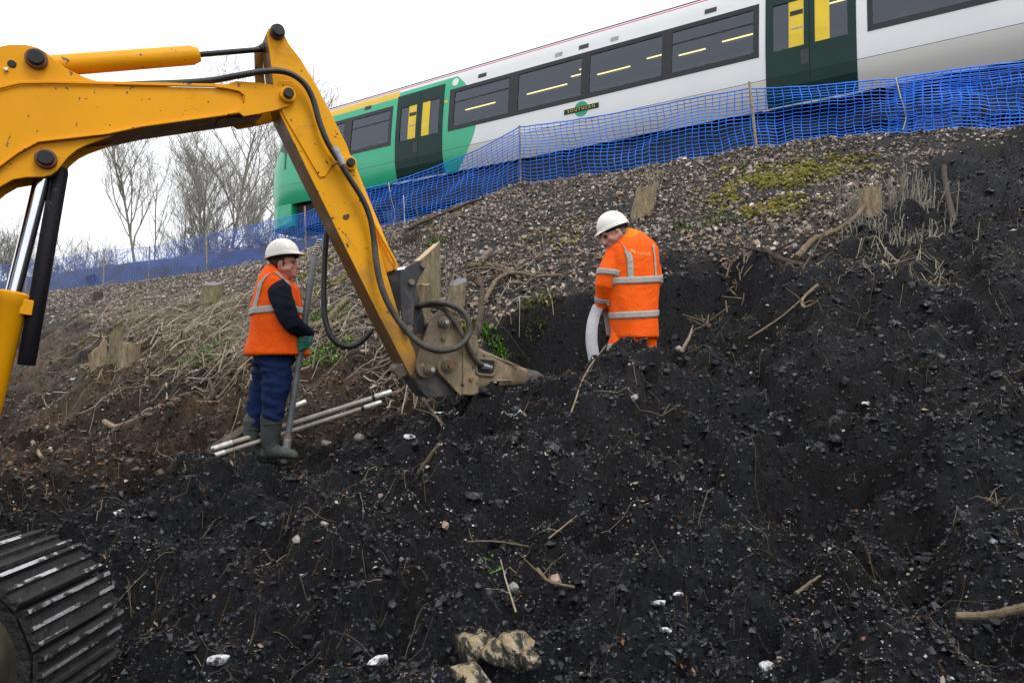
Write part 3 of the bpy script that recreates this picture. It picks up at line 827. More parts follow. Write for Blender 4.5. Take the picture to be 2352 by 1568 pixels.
def boom():
    box_top = [(-430, 560), (-330, 430), (-220, 320), (-100, 245), (0, 204), (46, 193), (120, 192), (492, 200), (560, 203)]
    box_bot = [(560, 260), (545, 262), (327, 292), (246, 309), (88, 327), (42, 352), (0, 383), (-80, 470), (-190, 620), (-260, 720), (-360, 760), (-430, 690)]
    m = MB(); m.prism(poly(box_top + box_bot, 0.012), -MN * (WB - 0.024))
    body = m.build('boom', ['boom_yellow', 'shaded_yellow'], EX, False, 0.006)
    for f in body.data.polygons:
        if abs(f.normal.dot(MN)) < 0.3 and f.normal.z < -0.35: f.material_index = 1  # boom underside takes the yellow darkened for shade
    # flanges along the box edges
    def flange(line, d, name):
        m = MB(); up = [(x, y) for x, y in line]; lo = [(x, y + d) for x, y in line]
        for off, w in ((-0.006, 0.020), (WB - 0.014, 0.020)):
            m.prism(poly(up + lo[::-1], off), -MN * w)
        m.build(name, 'boom_yellow', body, False, 0.003)
    flange(box_top[3:], -7, 'edge_flange')
    flange([(545, 262), (327, 292), (246, 309), (88, 327), (42, 352), (0, 383), (-80, 470), (-190, 620)], -5, 'edge_flange')
    top = c1([(-500, 700), (-250, 400), (0, 290), (60, 278), (170, 280), (240, 298), (290, 325), (335, 360), (380, 400), (430, 436), (500, 470), (570, 500), (660, 525), (740, 545), (780, 575), (0, 620), (-300, 760)])
    bot = c1([(-250, 1500), (-120, 1310), (0, 1210), (80, 1165), (170, 1150), (280, 1148), (330, 1135), (370, 1105), (400, 1070), (440, 1020), (500, 970), (560, 940), (600, 925), (700, 890), (760, 862), (250, 900), (100, 960), (-100, 1130), (-300, 1420)])
    for off in (0.028, WB - 0.05):
        m = MB(); m.prism(poly(top, off), -MN * 0.022); m.build('cylinder_bracket', 'boom_yellow', body, False, 0.004)
        m = MB(); m.prism(poly(bot, off), -MN * 0.022); m.build('ram_bracket', 'boom_yellow', body, False, 0.004)
    # fork plates at the tip, overlapping the box
    ear = c1([(1400, 572), (1500, 548), (1540, 534), (1700, 545), (1800, 562), (1880, 585), (1910, 620), (1912, 660), (1890, 695), (1800, 725), (1690, 748), (1590, 765), (1562, 742), (1480, 752), (1560, 715), (1598, 670), (1598, 630), (1560, 600), (1480, 583)])
    for off in (-0.012, WB - 0.008):
        m = MB(); m.prism(poly(ear, off), -MN * 0.020); m.build('fork_plate', 'boom_yellow', body, False, 0.004)
    under = c1([(1430, 770), (1690, 745), (1740, 700), (1700, 620), (1450, 700)])
    m = MB(); m.prism(poly(under, 0.05), -MN * (WB - 0.1)); m.build('fork_web', 'shaded_yellow', body)
    pin(83, 134, 0.043, 0.02, 0.05, boss=(1.35, 'pin_rust'), parent=body)
    pin(105, 364, 0.043, 0.02, 0.05, boss=(1.35, 'pin_rust'), parent=body)
    pin(659, 221, 0.034, 0.0, 0.075, boss=(1.6, 'boom_yellow'), parent=body, through=WB + 0.03)
    pin(26, 143, 0.022, 0.026, 0.006, parent=body, name='bracket_hole')
    pin(13, 157, 0.011, 0.026, 0.016, 'chrome', parent=body, name='grease_nipple')
    return body
BOOM = boom()

def dipper():
    side = c2([(118, 55), (128, 30), (160, 21), (188, 38), (214, 95), (268, 165), (330, 268), (400, 402), (470, 540), (522, 690), (580, 880), (640, 1090), (700, 1290), (765, 1440), (790, 1525), (770, 1562), (748, 1555), (612, 1292), (428, 920), (300, 660), (178, 408), (150, 300), (135, 170)])
    W2 = WD
    m = MB(); m.prism(poly(side, 0.02), -MN * W2)
    body = m.build('dipper_arm', ['dipper_yellow', 'shaded_yellow'], EX, False, 0.006)
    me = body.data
    for f in me.polygons:                                 # under plate: shade painted in as darker yellow, with wear and mud
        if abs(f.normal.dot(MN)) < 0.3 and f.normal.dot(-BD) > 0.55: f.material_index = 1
    # doubler plates at the joint, raised
    rein = c2([(150, 300), (168, 262), (225, 262), (275, 300), (310, 380), (345, 500), (385, 580), (420, 620), (400, 640), (375, 680), (350, 685), (330, 650), (185, 400)])
    m = MB(); m.prism(poly(rein, 0.008), -MN * 0.016); m.build('joint_plate', 'dipper_yellow', body, False, 0.004)
    foot = c2([(612, 1292), (640, 1300), (690, 1330), (762, 1440), (775, 1490), (760, 1545), (745, 1550)])
    m = MB(); m.prism(poly(foot, 0.010), -MN * 0.012); m.build('foot_plate', 'dipper_yellow', body, False, 0.003)
    # the front edge strip of the top ears
    m = MB(); m.prism(poly(c2([(88, 60), (118, 50), (140, 270), (150, 300), (95, 285)]), 0.02 + W2 - 0.03), -MN * 0.03); m.build('ear_plate', 'shaded_yellow', body, False, 0.003)
    pin(637, 74, 0.040, 0.014, 0.06, boss=(1.25, 'link_black'), parent=body, through=W2)
    c = pl(*c2([(478, 626)])[0])
    pin(*c2([(478, 626)])[0], 0.030, 0.02, 0.07, boss=(1.7, 'dipper_yellow'), parent=body, through=W2)
    m = MB(); a = pl(*c2([(668, 1530)])[0], 0.1); m.cyl(pl(*c2([(715, 1525)])[0], 0.04), pl(*c2([(728, 1520)])[0], WD - 0.02), 0.050, 20); m.build('foot_bush', 'link_brown', body, True)
    # paint scrapes as small raised flakes of bare primer
    m = MB(); m.cyl(pl(*c2([(395, 640)])[0], -0.05), pl(*c2([(440, 617)])[0], -0.05), 0.012, 10); m.build('hose_clip', 'pin_rust', body)
    return body
DIP = dipper()

def rams():
    # dipper ram on top of the boom
    o = WB * 0.5
    a, b = pl(83, 134, o), pl(462, 107, o)
    d = (b - a).normalized()
    m = MB(); m.tube([a, a + d * 0.05, b - d * 0.045, b - d * 0.03, b], [0.062, 0.062, 0.062, 0.054, 0.046], 32)
    r = m.build('dipper_ram', 'boom_yellow', EX, True, 0.003)
    e = pl(612, 95, o)
    m = MB(); m.cyl(b - d * 0.02, e, 0.018, 20); m.build('ram_rod', 'pin_dark', r, True)
    m = MB(); m.tube([e - d * 0.01, pl(622, 88, o), pl(637, 74, o)], [0.03, 0.035, 0.045], 14); m.build('rod_eye', 'link_black', r, True)
    # bucket ram behind the dipper
    a, b = pl(*c2([(478, 626)])[0], 0.02 + WD * 0.5), pl(*c2([(682, 1085)])[0], 0.02 + WD * 0.5)
    a = a + BD * 0.03; b = b - BD * 0.0
    d = (b - a).normalized()
    m = MB(); m.tube([a, b - d * 0.06, b - d * 0.05, b], [0.060, 0.060, 0.066, 0.066], 28); r = m.build('bucket_ram', 'dipper_yellow', EX, True, 0.003)
    m = MB(); m.tube([b - d * 0.005, b + d * 0.03], [0.05, 0.045], 20); m.build('gland_ring', 'link_black', r, True)
    e = pl(*c7([(535, 228)])[0], 0.02 + WD * 0.5)
    m = MB(); m.cyl(b, e, 0.024, 16); m.build('ram_rod', 'chrome', r, True)
    pp = smoothpath([pl(*q, 0.05) for q in c2([(498, 650), (520, 720), (570, 830), (620, 930), (668, 1015), (690, 1060), (692, 1085)])])
    m = MB(); m.tube(pp, 0.013, 10); m.build('oil_pipe', 'dipper_yellow', r, True)
    # boom ram at the left edge
    off = WB * 0.5
    top, mid = pl(98, 372, off), pl(24, 668, off)
    d = (mid - top).normalized(); low = mid + d * 1.25
    m = MB(); m.tube([mid - d * 0.01, mid, mid + d * 0.06, mid + d * 0.07, low], [0.06, 0.088, 0.088, 0.082, 0.082], 30)
    r = m.build('boom_ram', 'boom_yellow', EX, True, 0.004)
    m = MB(); m.cyl(top, mid + d * 0.1, 0.042, 24); m.build('ram_rod', 'chrome', r, True)
    m = MB(); m.tube([top - d * 0.0 + MN * 0.05, top - MN * 0.05], 0.075, 20); m.build('rod_eye', 'link_black', r, True)
    g0, g1 = pl(135, 372, off), pl(54, 838, off)
    gd = (g1 - g0).normalized(); gx = MN.cross(gd).normalized()
    m = MB(); m.tube([g0, g0 + gd * .03, g0.lerp(g1, .5), g1 - gd * .01, g1], [.040, .046, .047, .047, .042], 24); m.build('rod_guard', 'rod_guard_black', EX, True, 0)
    k = pl(53, 702, off)
    m = MB(); m.box(k, (gd, gx, MN), (0.045, 0.04, 0.06)); m.build('guard_bracket', 'boom_yellow', EX, False, 0.004)
rams()

def linkage():
    plate = dens(c7([(332, 330), (347, 268), (470, 193), (530, 183), (558, 212), (548, 270), (500, 335), (472, 420), (458, 600), (452, 770), (425, 812), (385, 803), (357, 720), (342, 520)]))
    for k, off in enumerate((-0.03, WD + 0.03)):
        m = MB(); m.prism(poly(plate, off), -MN * 0.022); m.build('rocker_link', 'link_black', EX, False, 0.005)
    m = MB(); m.prism(poly(c7([(500, 345), (520, 350), (605, 690), (590, 800), (470, 830), (450, 760)]), 0.09), -MN * 0.03); m.build('rocker_web', 'link_black', EX, False, 0.003)
    for q, r in (((535, 228), 0.024), ((432, 375), 0.024), ((415, 775), 0.024)):
        pin(*c7([q])[0], r, -0.03, 0.022, 'link_brown', None, EX, 'link_pin')
    tip = dens(c7([(615, 650), (690, 622), (752, 655), (765, 740), (730, 860), (640, 1100), (612, 1185), (560, 1205), (500, 1190), (468, 1130), (472, 1050), (520, 905), (580, 730)]))
    for off in (-0.055, WD + 0.05):
        m = MB(); m.prism(poly(tip, off), -MN * 0.03); m.build('tipping_link', 'link_brown', EX, False, 0.006)
    for q, r in (((700, 722), 0.034), ((578, 1128), 0.034)):
        pin(*c7([q])[0], r, -0.055, 0.045, 'link_brown', (1.35, 'link_brown'), EX, 'link_pin', WD + 0.1)
        m = MB(); m.cyl(pl(*c7([q])[0], -0.105), pl(*c7([q])[0], -0.125), r * 0.5, 6); m.build('pin_bolt', 'coupling', EX)
    pin(*c7([(697, 862)])[0], 0.016, -0.055, 0.02, 'link_brown', None, EX, 'grease_boss')
linkage()

def breaker():
    W = 0.30; o0 = -0.055 + 0.05
    side = dens(c7([(795, 665), (842, 668), (882, 760), (885, 1345), (862, 1358), (660, 1135), (652, 1065), (700, 955)]), 3)
    side = c7([(800, 660), (842, 672), (875, 730), (880, 780), (880, 1345), (862, 1358), (670, 1150), (652, 1110), (652, 1060), (668, 1010), (790, 690)])
    root = None
    m = MB(); m.prism(poly(side, -0.03), -MN * 0.025); root = m.build('breaker', 'breaker_steel', EX, False, 0.005)
    m = MB(); m.prism(poly(side, W - 0.03), -MN * 0.025); m.build('head_plate', 'breaker_steel', root, False, 0.005)
    m = MB(); m.prism(poly(c7([(470, 1200), (660, 1140), (862, 1358), (600, 1372), (540, 1310)]), 0.02), -MN * (W - 0.08)); m.build('head_box', 'link_black', root, False, 0.005)
    pin(*c7([(745, 1098)])[0], 0.036, -0.03, 0.045, 'link_brown', (1.4, 'link_brown'), root, 'link_pin', W)
    m = MB(); m.cyl(pl(*c7([(745, 1098)])[0], -0.075), pl(*c7([(745, 1098)])[0], -0.1), 0.02, 6); m.build('pin_bolt', 'pin_rust', root)
    pin(*c7([(848, 725)])[0], 0.014, -0.03, 0.012, 'pin_rust', None, root, 'bolt')
    flange = c7([(925, 832), (965, 826), (1000, 842), (1015, 925), (1012, 985), (985, 1005), (985, 1180), (1012, 1190), (1014, 1345), (945, 1352), (872, 1348), (878, 870), (895, 838)])
    m = MB(); m.prism(poly(flange, -0.045), -MN * (W + 0.03)); m.build('flange_block', 'breaker_steel', root, False, 0.010)
    pin(*c7([(942, 1212)])[0], 0.017, -0.045, 0.014, 'pin_rust', None, root, 'bolt')
    # tapering housing: octagonal sections along its axis
    secs = [(985, 915, 1330, 0.15), (1015, 918, 1322, 0.15), (1090, 955, 1312, 0.15), (1170, 990, 1300, 0.145), (1290, 1042, 1285, 0.125), (1385, 1082, 1278, 0.105), (1482, 1118, 1268, 0.085)]
    rings = []
    for x, t, b, hw in secs:
        T, B = pl(*c7([(x, t)])[0], W * 0.5 - 0.03), pl(*c7([(x, b)])[0], W * 0.5 - 0.03)
        rings.append(((T + B) * 0.5, MN * hw, (T - B) * 0.5))
    m = MB(); m.loft(rings, 32, 4.5); m.build('housing', 'breaker_steel', root, True, 0)
    # hose window in the near cheek: dark plate painted for its shade, rimmed
    c = pl(*c7([(1077, 1108)])[0], -0.036)
    ax = (pl(*c7([(1170, 1118)])[0]) - pl(*c7([(985, 1098)])[0])).normalized(); az = MN.cross(ax).normalized()
    m = MB(); rim = []
    for k in range(32):
        th = 2 * math.pi * k / 32; cx, sx = math.cos(th), math.sin(th)
        rim.append(c + ax * (0.083 * math.copysign(abs(cx) ** 0.4, cx)) + az * (0.062 * math.copysign(abs(sx) ** 0.4, sx)))
    m.tube(rim + [rim[0]], 0.011, 8); m.build('window_rim', 'breaker_steel', root, True)
    m = MB(); m.prism(rim, -MN * 0.02); m.build('hose_window', 'opening_dark', root)
    # ribs of the cheek
    m = MB(); m.tube([pl(*q, -0.01) for q in c7([(1020, 1215), (1180, 1225), (1330, 1222)])], [0.016, 0.016, 0.004], 8); m.build('cheek_rib', 'breaker_steel', root, True)
    m = MB(); m.tube([pl(*q, -0.005) for q in c7([(1012, 965), (1200, 1035), (1380, 1098)])], [0.014, 0.013, 0.006], 8); m.build('cheek_rib', 'breaker_steel', root, True)
    ring = []
    for x, t, b in ((1478, 1112, 1274), (1535, 1122, 1282), (1600, 1138, 1284), (1650, 1170, 1272), (1672, 1200, 1250)):
        T, B = pl(*c7([(x, t)])[0], W * 0.5 - 0.03), pl(*c7([(x, b)])[0], W * 0.5 - 0.03); ring.append(((T + B) * 0.5, MN * (T - B).length * 0.5, (T - B) * 0.5))
    m = MB(); m.loft(ring, 28); m.build('tool_collar', 'link_black', root, True)
    a, b = pl(*c7([(1640, 1215)])[0], W * 0.5 - 0.03), pl(*c7([(1745, 1232)])[0], W * 0.5 - 0.03)
    m = MB(); m.tube([a, a + (b - a) * 0.7, b], [0.034, 0.032, 0.012], 16); m.build('chisel', 'coupling', root, True)
breaker()

def hoses():
    def hose(pts, r, mat, n=8, name='hydraulic_hose'):
        m = MB(); m.tube(smoothpath(pts, n), r, 14); return m.build(name, mat, EX, True)
    q = [(250, 190, .06), (330, 186, .06), (420, 184, .05), (490, 182, .02), (545, 178, -.03), (600, 171, -.05), (640, 170, -.05), (672, 180, -.05), (698, 202, -.05), (716, 235, -.045), (730, 285, -.045), (748, 330, -.045), (775, 375, -.045), (800, 415, -.045), (828, 460, -.045), (846, 505, -.045), (855, 560, -.045), (860, 610, -.05), (870, 660, -.06), (888, 708, -.08), (915, 752, -.1), (950, 790, -.12), (990, 806, -.13), (1030, 800, -.13), (1056, 778, -.13), (1063, 750, -.12), (1050, 720, -.11), (1022, 702, -.09), (990, 694, -.05), (968, 700, 0.02)]
    k = 9
    hose([pl(u, v, o) for u, v, o in q[:k + 8]], 0.021, 'hose_black')
    hose([pl(u, v, o) for u, v, o in q[k + 7:]], 0.0235, 'hose_muddy')
    m = MB(); m.tube([pl(*c, -0.045) for c in c2([(400, 565), (425, 610), (440, 640)])], 0.03, 12); m.build('hose_sleeve', 'coupling', EX, True)
    hose([pl(u, v, o) for u, v, o in [(965, 702, .1), (990, 700, .0), (1015, 712, -.05), (1035, 740, -.07), (1055, 775, -.08), (1072, 808, -.07), (1090, 832, -.065), (1108, 842, -.055)]], 0.021, 'hose_muddy')
    m = MB(); m.tube([pl(1100, 840, -.06), pl(1122, 845, -.05)], [0.026, 0.018], 8); m.build('hose_coupling', 'coupling', EX)
    hose([pl(u, v, o) for u, v, o in [(775, 520, .30), (773, 590, .33), (772, 660, .34), (774, 715, .34), (785, 760, .33), (805, 785, .32), (830, 792, .31), (855, 782, .29), (880, 755, .26)]], 0.022, 'hose_black')
    # steel pipes on the boom top
    m = MB(); m.tube(smoothpath([pl(u, v, .16) for u, v in [(-60, 225), (60, 186), (200, 181), (350, 186), (480, 190)]]), 0.012, 8); m.build('oil_pipe', 'hose_black', EX, True)
hoses()

def undercarriage():
    zb = Hs(-2.6, 2.2)
    def track(yc, near):
        r0 = 0.30; xf, xr = -1.68, -4.15; zc = 1.5 - 0.87; w = 0.20
        # closed path round both idlers
        path = []
        L = xf - xr
        def at(t):
            t = t % (2 * L + 2 * math.pi * r0)
            if t < L: return Vector((xr + t, yc, zc + r0 + 0.0)), Vector((0, 0, 1))
            t -= L
            if t < math.pi * r0:
                a = t / r0; return Vector((xf + r0 * math.sin(a), yc, zc + r0 * math.cos(a))), Vector((math.sin(a), 0, math.cos(a)))
            t -= math.pi * r0
            if t < L: return Vector((xf - t, yc, zc - r0)), Vector((0, 0, -1))
            t -= L; a = t / r0
            return Vector((xr - r0 * math.sin(a), yc, zc - r0 * math.cos(a))), Vector((-math.sin(a), 0, -math.cos(a)))
        tot = 2 * L + 2 * math.pi * r0; n = 54
        pitch = tot / n
        # one shoe: plate with three grouser bars, made once
        m = MB(); hl = pitch * 0.47
        prof = [(-hl, 0), (-hl, .014), (-hl * .93, .034), (-hl * .72, .034), (-hl * .66, .014), (-hl * .15, .014), (-hl * .10, .028), (hl * .10, .028), (hl * .15, .014), (hl * .66, .014), (hl * .72, .026), (hl * .93, .026), (hl, .014), (hl, 0)]
        m.prism([(x, -w, z) for x, z in prof], (0, 2 * w, 0))
        me = m.mesh('track_shoe'); me.materials.append(MATS['mud_cake']); me.materials.append(MATS['track_steel'])
        for f in me.polygons:
            zc_ = sum(me.vertices[i].co.z for i in f.vertices) / len(f.vertices)
            if f.normal.z > 0.8 and zc_ > 0.02: f.material_index = 1
        for k in range(n):
            p, nn = at(k * pitch + 0.03)
            o = bpy.data.objects.new('track_shoe', me); COL.objects.link(o); o.parent = EX
            tx = Vector((0, 1, 0)).cross(nn)
            M = Matrix((( tx.x, 0, nn.x, p.x), (tx.y, 1, nn.y, p.y), (tx.z, 0, nn.z, p.z), (0, 0, 0, 1)))
            o.matrix_parent_inverse = Matrix.Translation(-EX.location)
            o.matrix_basis = M
        m = MB(); belt = []
        for k in range(97):
            p, nn = at(k * tot / 96); belt.append((p - nn * 0.012, nn))
        V = []; F = []
        for p, nn in belt: V += [p + Vector((0, -w * .96, 0)), p + Vector((0, w * .96, 0)), p - nn * .045 + Vector((0, w * .9, 0)), p - nn * .045 + Vector((0, -w * .9, 0))]
        for k in range(96):
            for j in range(4): F.append((k * 4 + j, k * 4 + (j + 1) % 4, (k + 1) * 4 + (j + 1) % 4, (k + 1) * 4 + j))
        m.add(V, F); m.build('chain_belt', 'mud_cake', EX)
        for xc, nm in ((xf, 'idler_wheel'), (xr, 'drive_sprocket')):
            c = Vector((xc, yc, zc))
            m = MB()
            m.tube([c + Vector((0, d, 0)) for d in (-.145, -.14, -.12, -.115, .115, .12, .14, .145)], [.06, .16, .18, .262, .262, .18, .16, .06], 40)
            m.build(nm, 'idler_steel', EX, True)
        m = MB(); m.box((xf * .5 + xr * .5, yc, zc - 0.02), ((1, 0, 0), (0, 1, 0), (0, 0, 1)), (L * .5 - 0.32, 0.14, 0.13)); m.build('track_frame', 'shaded_yellow', EX, False, 0.02)
        for k in range(4):
            c = Vector((xr + L * (k + 1) / 5, yc, zc - 0.19)); m = MB(); m.cyl(c - Vector((0, .15, 0)), c + Vector((0, .15, 0)), 0.095, 20); m.build('track_roller', 'idler_steel', EX, True)
        m = MB(); m.tube([(xf - 0.05, yc - .14, zc), (xf - .5, yc - .14, zc)], [0.07, 0.09], 12); m.build('idler_yoke', 'idler_steel', EX, True)
    track(2.21, True)
    track(0.75, False)
    m = MB(); m.box((-3.0, 1.48, 0.75), ((1, 0, 0), (0, 1, 0), (0, 0, 1)), (0.5, 0.55, 0.16)); m.build('chassis_frame', 'shaded_yellow', EX, False, 0.03)
    m = MB(); m.cyl((-3.6, 1.7, 0.85), (-3.6, 1.7, 1.1), 0.45, 32); m.build('slew_ring', 'cab_dark', EX, True)
    ang = R(20); X = Vector((math.cos(ang), math.sin(ang), 0)); Y = Vector((-math.sin(ang), math.cos(ang), 0)); c = Vector((-4.35, 2.1, 1.35))
    m = MB(); m.box(c, (X, Y, UP), (0.98, 0.88, 0.26)); m.build('upper_body', 'boom_yellow', EX, False, 0.06)
    m = MB(); m.box(c - X * 0.75 + UP * 0.45, (X, Y, UP), (0.35, 0.86, 0.28)); m.build('counterweight', 'cab_dark', EX, False, 0.10)
    cc = c + X * 0.25 - Y * 0.42 + UP * 1.05
    for i in (-1, 1):
        for j in (-1, 1):
            m = MB(); m.box(cc + X * 0.56 * i + Y * 0.40 * j, (X, Y, UP), (0.04, 0.04, 0.8)); m.build('cab_pillar', 'cab_dark', EX, False, 0.01)
    m = MB(); m.box(cc + UP * 0.84, (X, Y, UP), (0.64, 0.48, 0.05)); m.build('cab_roof', 'boom_yellow', EX, False, 0.03)
    for nrm, t, h in ((X, Y, (0.40)), (-X, Y, .40), (Y, X, .56), (-Y, X, .56)):
        d = 0.56 if nrm in (X, -X) else 0.40
        m = MB(); m.box(cc + nrm * d, (t, nrm, UP), (h - 0.04, 0.004, 0.78)); m.build('cab_window', 'tinted_glass', EX)
    m = MB(); m.box(cc - UP * 0.45, (X, Y, UP), (0.24, 0.24, 0.1)).box(cc - X * 0.22, (X, Y, UP), (0.06, 0.22, 0.36)); m.build('seat', 'cab_dark', EX, False, 0.03)
    b = pl(-400, 640, WB * .5)
    rl = Vector((-3.08, 3.92, 0.78)); kp = Vector((-3.75, 3.35, 1.2))
    m = MB(); m.tube([rl + UP * .02, rl.lerp(kp, .5) - UP * .02, kp], [.10, .15, .22], 14); m.build('swing_bracket', 'shaded_yellow', EX, True)
    m = MB(); m.cyl(rl + MN * .14, rl - MN * .14, .06, 20); m.build('ram_foot_pin', 'pin_dark', EX, True)
    m = MB(); m.tube([kp - UP * .45, kp - UP * .3, kp + UP * .55, kp + UP * .7], [.12, .2, .2, .14], 22); m.build('king_post', 'cab_dark', EX, True)
    m = MB(); m.box((b + c + X * 0.8) * 0.5 - UP * 0.1, (X, Y, UP), (0.45, 0.2, 0.28)); m.build('boom_mount', 'cab_dark', EX, False, 0.03)
undercarriage()
# ================================================================== RAILWAY AND TRAIN
P0 = 14.46                                  # near side of the train, metres across from the viewer
def track_bed():
    o = empty('railway_track', SP(-10, P0 + 1.4, RAIL_Z)); tag(o, kind='structure')
    for g in (-0.75, 0.75):
        m = MB(); pr = [(-.07, -.16), (.07, -.16), (.07, -.145), (.012, -.13), (.012, -.04), (.035, -.03), (.035, 0), (-.035, 0), (-.035, -.03), (-.012, -.04), (-.012, -.13), (-.07, -.145)]
        m.prism([SP(-70, P0 + 1.4 + g + a, RAIL_Z + b) for a, b in pr], A * 110); m.build('rail', 'pin_rust', o)
    m = MB(); c = SP(0, 0, 0)
    m.box((0, 0, 0), (A, N, UP), (0.12, 1.28, 0.08)); me = m.mesh('sleeper'); me.materials.append(MATS['stone_grey'])
    for k in range(60):
        q = bpy.data.objects.new('sleeper', me); COL.objects.link(q); q.parent = o; q.matrix_parent_inverse = Matrix.Translation(-o.location); q.location = SP(-34 + k * 0.7, P0 + 1.4, RAIL_Z - 0.25)
track_bed()
S0, S1 = s_of(634, P0) - 1.05, s_of(634, P0) + 20.5
TR = empty('train', SP(S0, P0, RAIL_Z)); TR.rotation_euler = (0, 0, math.atan2(A.y, A.x))
tag(TR, 'white and green passenger train passing behind the blue fence', 'train')
def su(u): return s_of(u, P0) - S0          # along the train from its nose
def tl(name, mb, mat, parent=TR, smooth=False, bevel=0.0):
    o = bpy.data.objects.new(name, mb.mesh(name, smooth)); COL.objects.link(o); o.parent = parent
    for m in (mat if isinstance(mat, (list, tuple)) else [mat]): o.data.materials.append(MATS[m])
    if bevel:
        b = o.modifiers.new('bevel', 'BEVEL'); b.width = bevel; b.segments = 2
    return o
PROF = [(1.00, 0.16), (1.15, 0.09), (1.35, 0.035), (1.58, 0.0), (1.80, 0.0), (2.08, 0.0), (2.40, 0.015), (2.75, 0.05), (3.27, 0.105), (3.40, 0.125), (3.50, 0.14), (3.68, 0.18), (3.755, 0.21), (3.79, 0.245), (3.84, 0.34)]
_pz = [a for a, b in PROF]; _po = [b for a, b in PROF]
def off(z): return float(np.interp(z, _pz, _po))
def livery():
    t = NT('train_livery'); co = t.coord()
    sep = t.n('SeparateXYZ'); t.l(co, sep.inputs[0]); x, z = sep.outputs[0], sep.outputs[2]
    white = t.ramp(t.noise(0.8, 4, 0.6, co), [(0.3, (0.74, 0.76, 0.78)), (0.7, (0.80, 0.81, 0.82))])
    lower = t.math('LESS_THAN', z, 1.58)
    c = t.mix(lower, white, (0.60, 0.59, 0.55))  # shade of the downturned skirt put into the colour
    green = t.ramp(t.noise(0.7, 3, 0.5, co), [(0.3, (0.012, 0.40, 0.20)), (0.7, (0.02, 0.47, 0.25))])
    g1, g2 = su(1093), su(1086)
    dz = t.math('SUBTRACT', z, 2.3)
    edge = t.math('SUBTRACT', g1, t.math('MULTIPLY', t.math('MULTIPLY', dz, dz), 0.42))
    gm = t.math('LESS_THAN', x, edge)
    gm = t.math('MULTIPLY', gm, t.math('LESS_THAN', z, 3.63))
    c = t.mix(gm, c, green)
    fm = t.math('MULTIPLY', t.math('LESS_THAN', x, su(905)), t.math('GREATER_THAN', z, 3.48))
    c = t.mix(fm, c, (0.78, 0.50, 0.01))
    # darker strip under the crease
    seam = t.math('LESS_THAN', t.math('ABSOLUTE', t.math('SUBTRACT', z, 1.58)), 0.006)
    c = t.mix(seam, c, (0.03, 0.03, 0.03))
    top = t.math('GREATER_THAN', z, 3.69)
    c = t.mix(top, c, (0.70, 0.70, 0.70))
    red = t.math('MULTIPLY', t.math('GREATER_THAN', z, 3.715), t.math('LESS_THAN', z, 3.75))
    c = t.mix(red, c, (0.50, 0.03, 0.07))
    roof = t.math('GREATER_THAN', z, 3.785)
    c = t.mix(roof, c, (0.10, 0.13, 0.18))
    t.col(c); t.set(Roughness=0.3); t.b.inputs['Coat Weight'].default_value = 0.25; t.b.inputs['Coat Roughness'].default_value = 0.1
livery()
simple('train_roof', (0.14, 0.15, 0.17), 0.6)
simple('door_green', (0.004, 0.030, 0.027), 0.3, 0, 0.15, 1.5, spec=0.25)
simple('door_yellow', (0.80, 0.56, 0.015), 0.4, 0, 0.06, 2)
simple('window_frame_black', (0.016, 0.018, 0.024), 0.25, 0, 0.1, 2, spec=0.35)
simple('under_dark', (0.012, 0.012, 0.014), 0.8, 0, 0.4, 3)
simple('interior_grey', (0.30, 0.32, 0.36), 0.8, 0, 0.1, 1)
simple('seat_dark', (0.06, 0.07, 0.13), 0.9)
simple('sign_green', (0.01, 0.36, 0.20), 0.4)
simple('grille_dark', (0.035, 0.035, 0.04), 0.6)
t = NT('lamp_warm'); t.col((0.9, 0.7, 0.3)); t.b.inputs['Emission Color'].default_value = (1.0, 0.72, 0.25, 1); t.b.inputs['Emission Strength'].default_value = 3.0
simple('roof_blue', (0.03, 0.06, 0.12), 0.5)
simple('train_green', (0.014, 0.43, 0.22), 0.35, 0, 0.1, 1)
FULL = 2.8
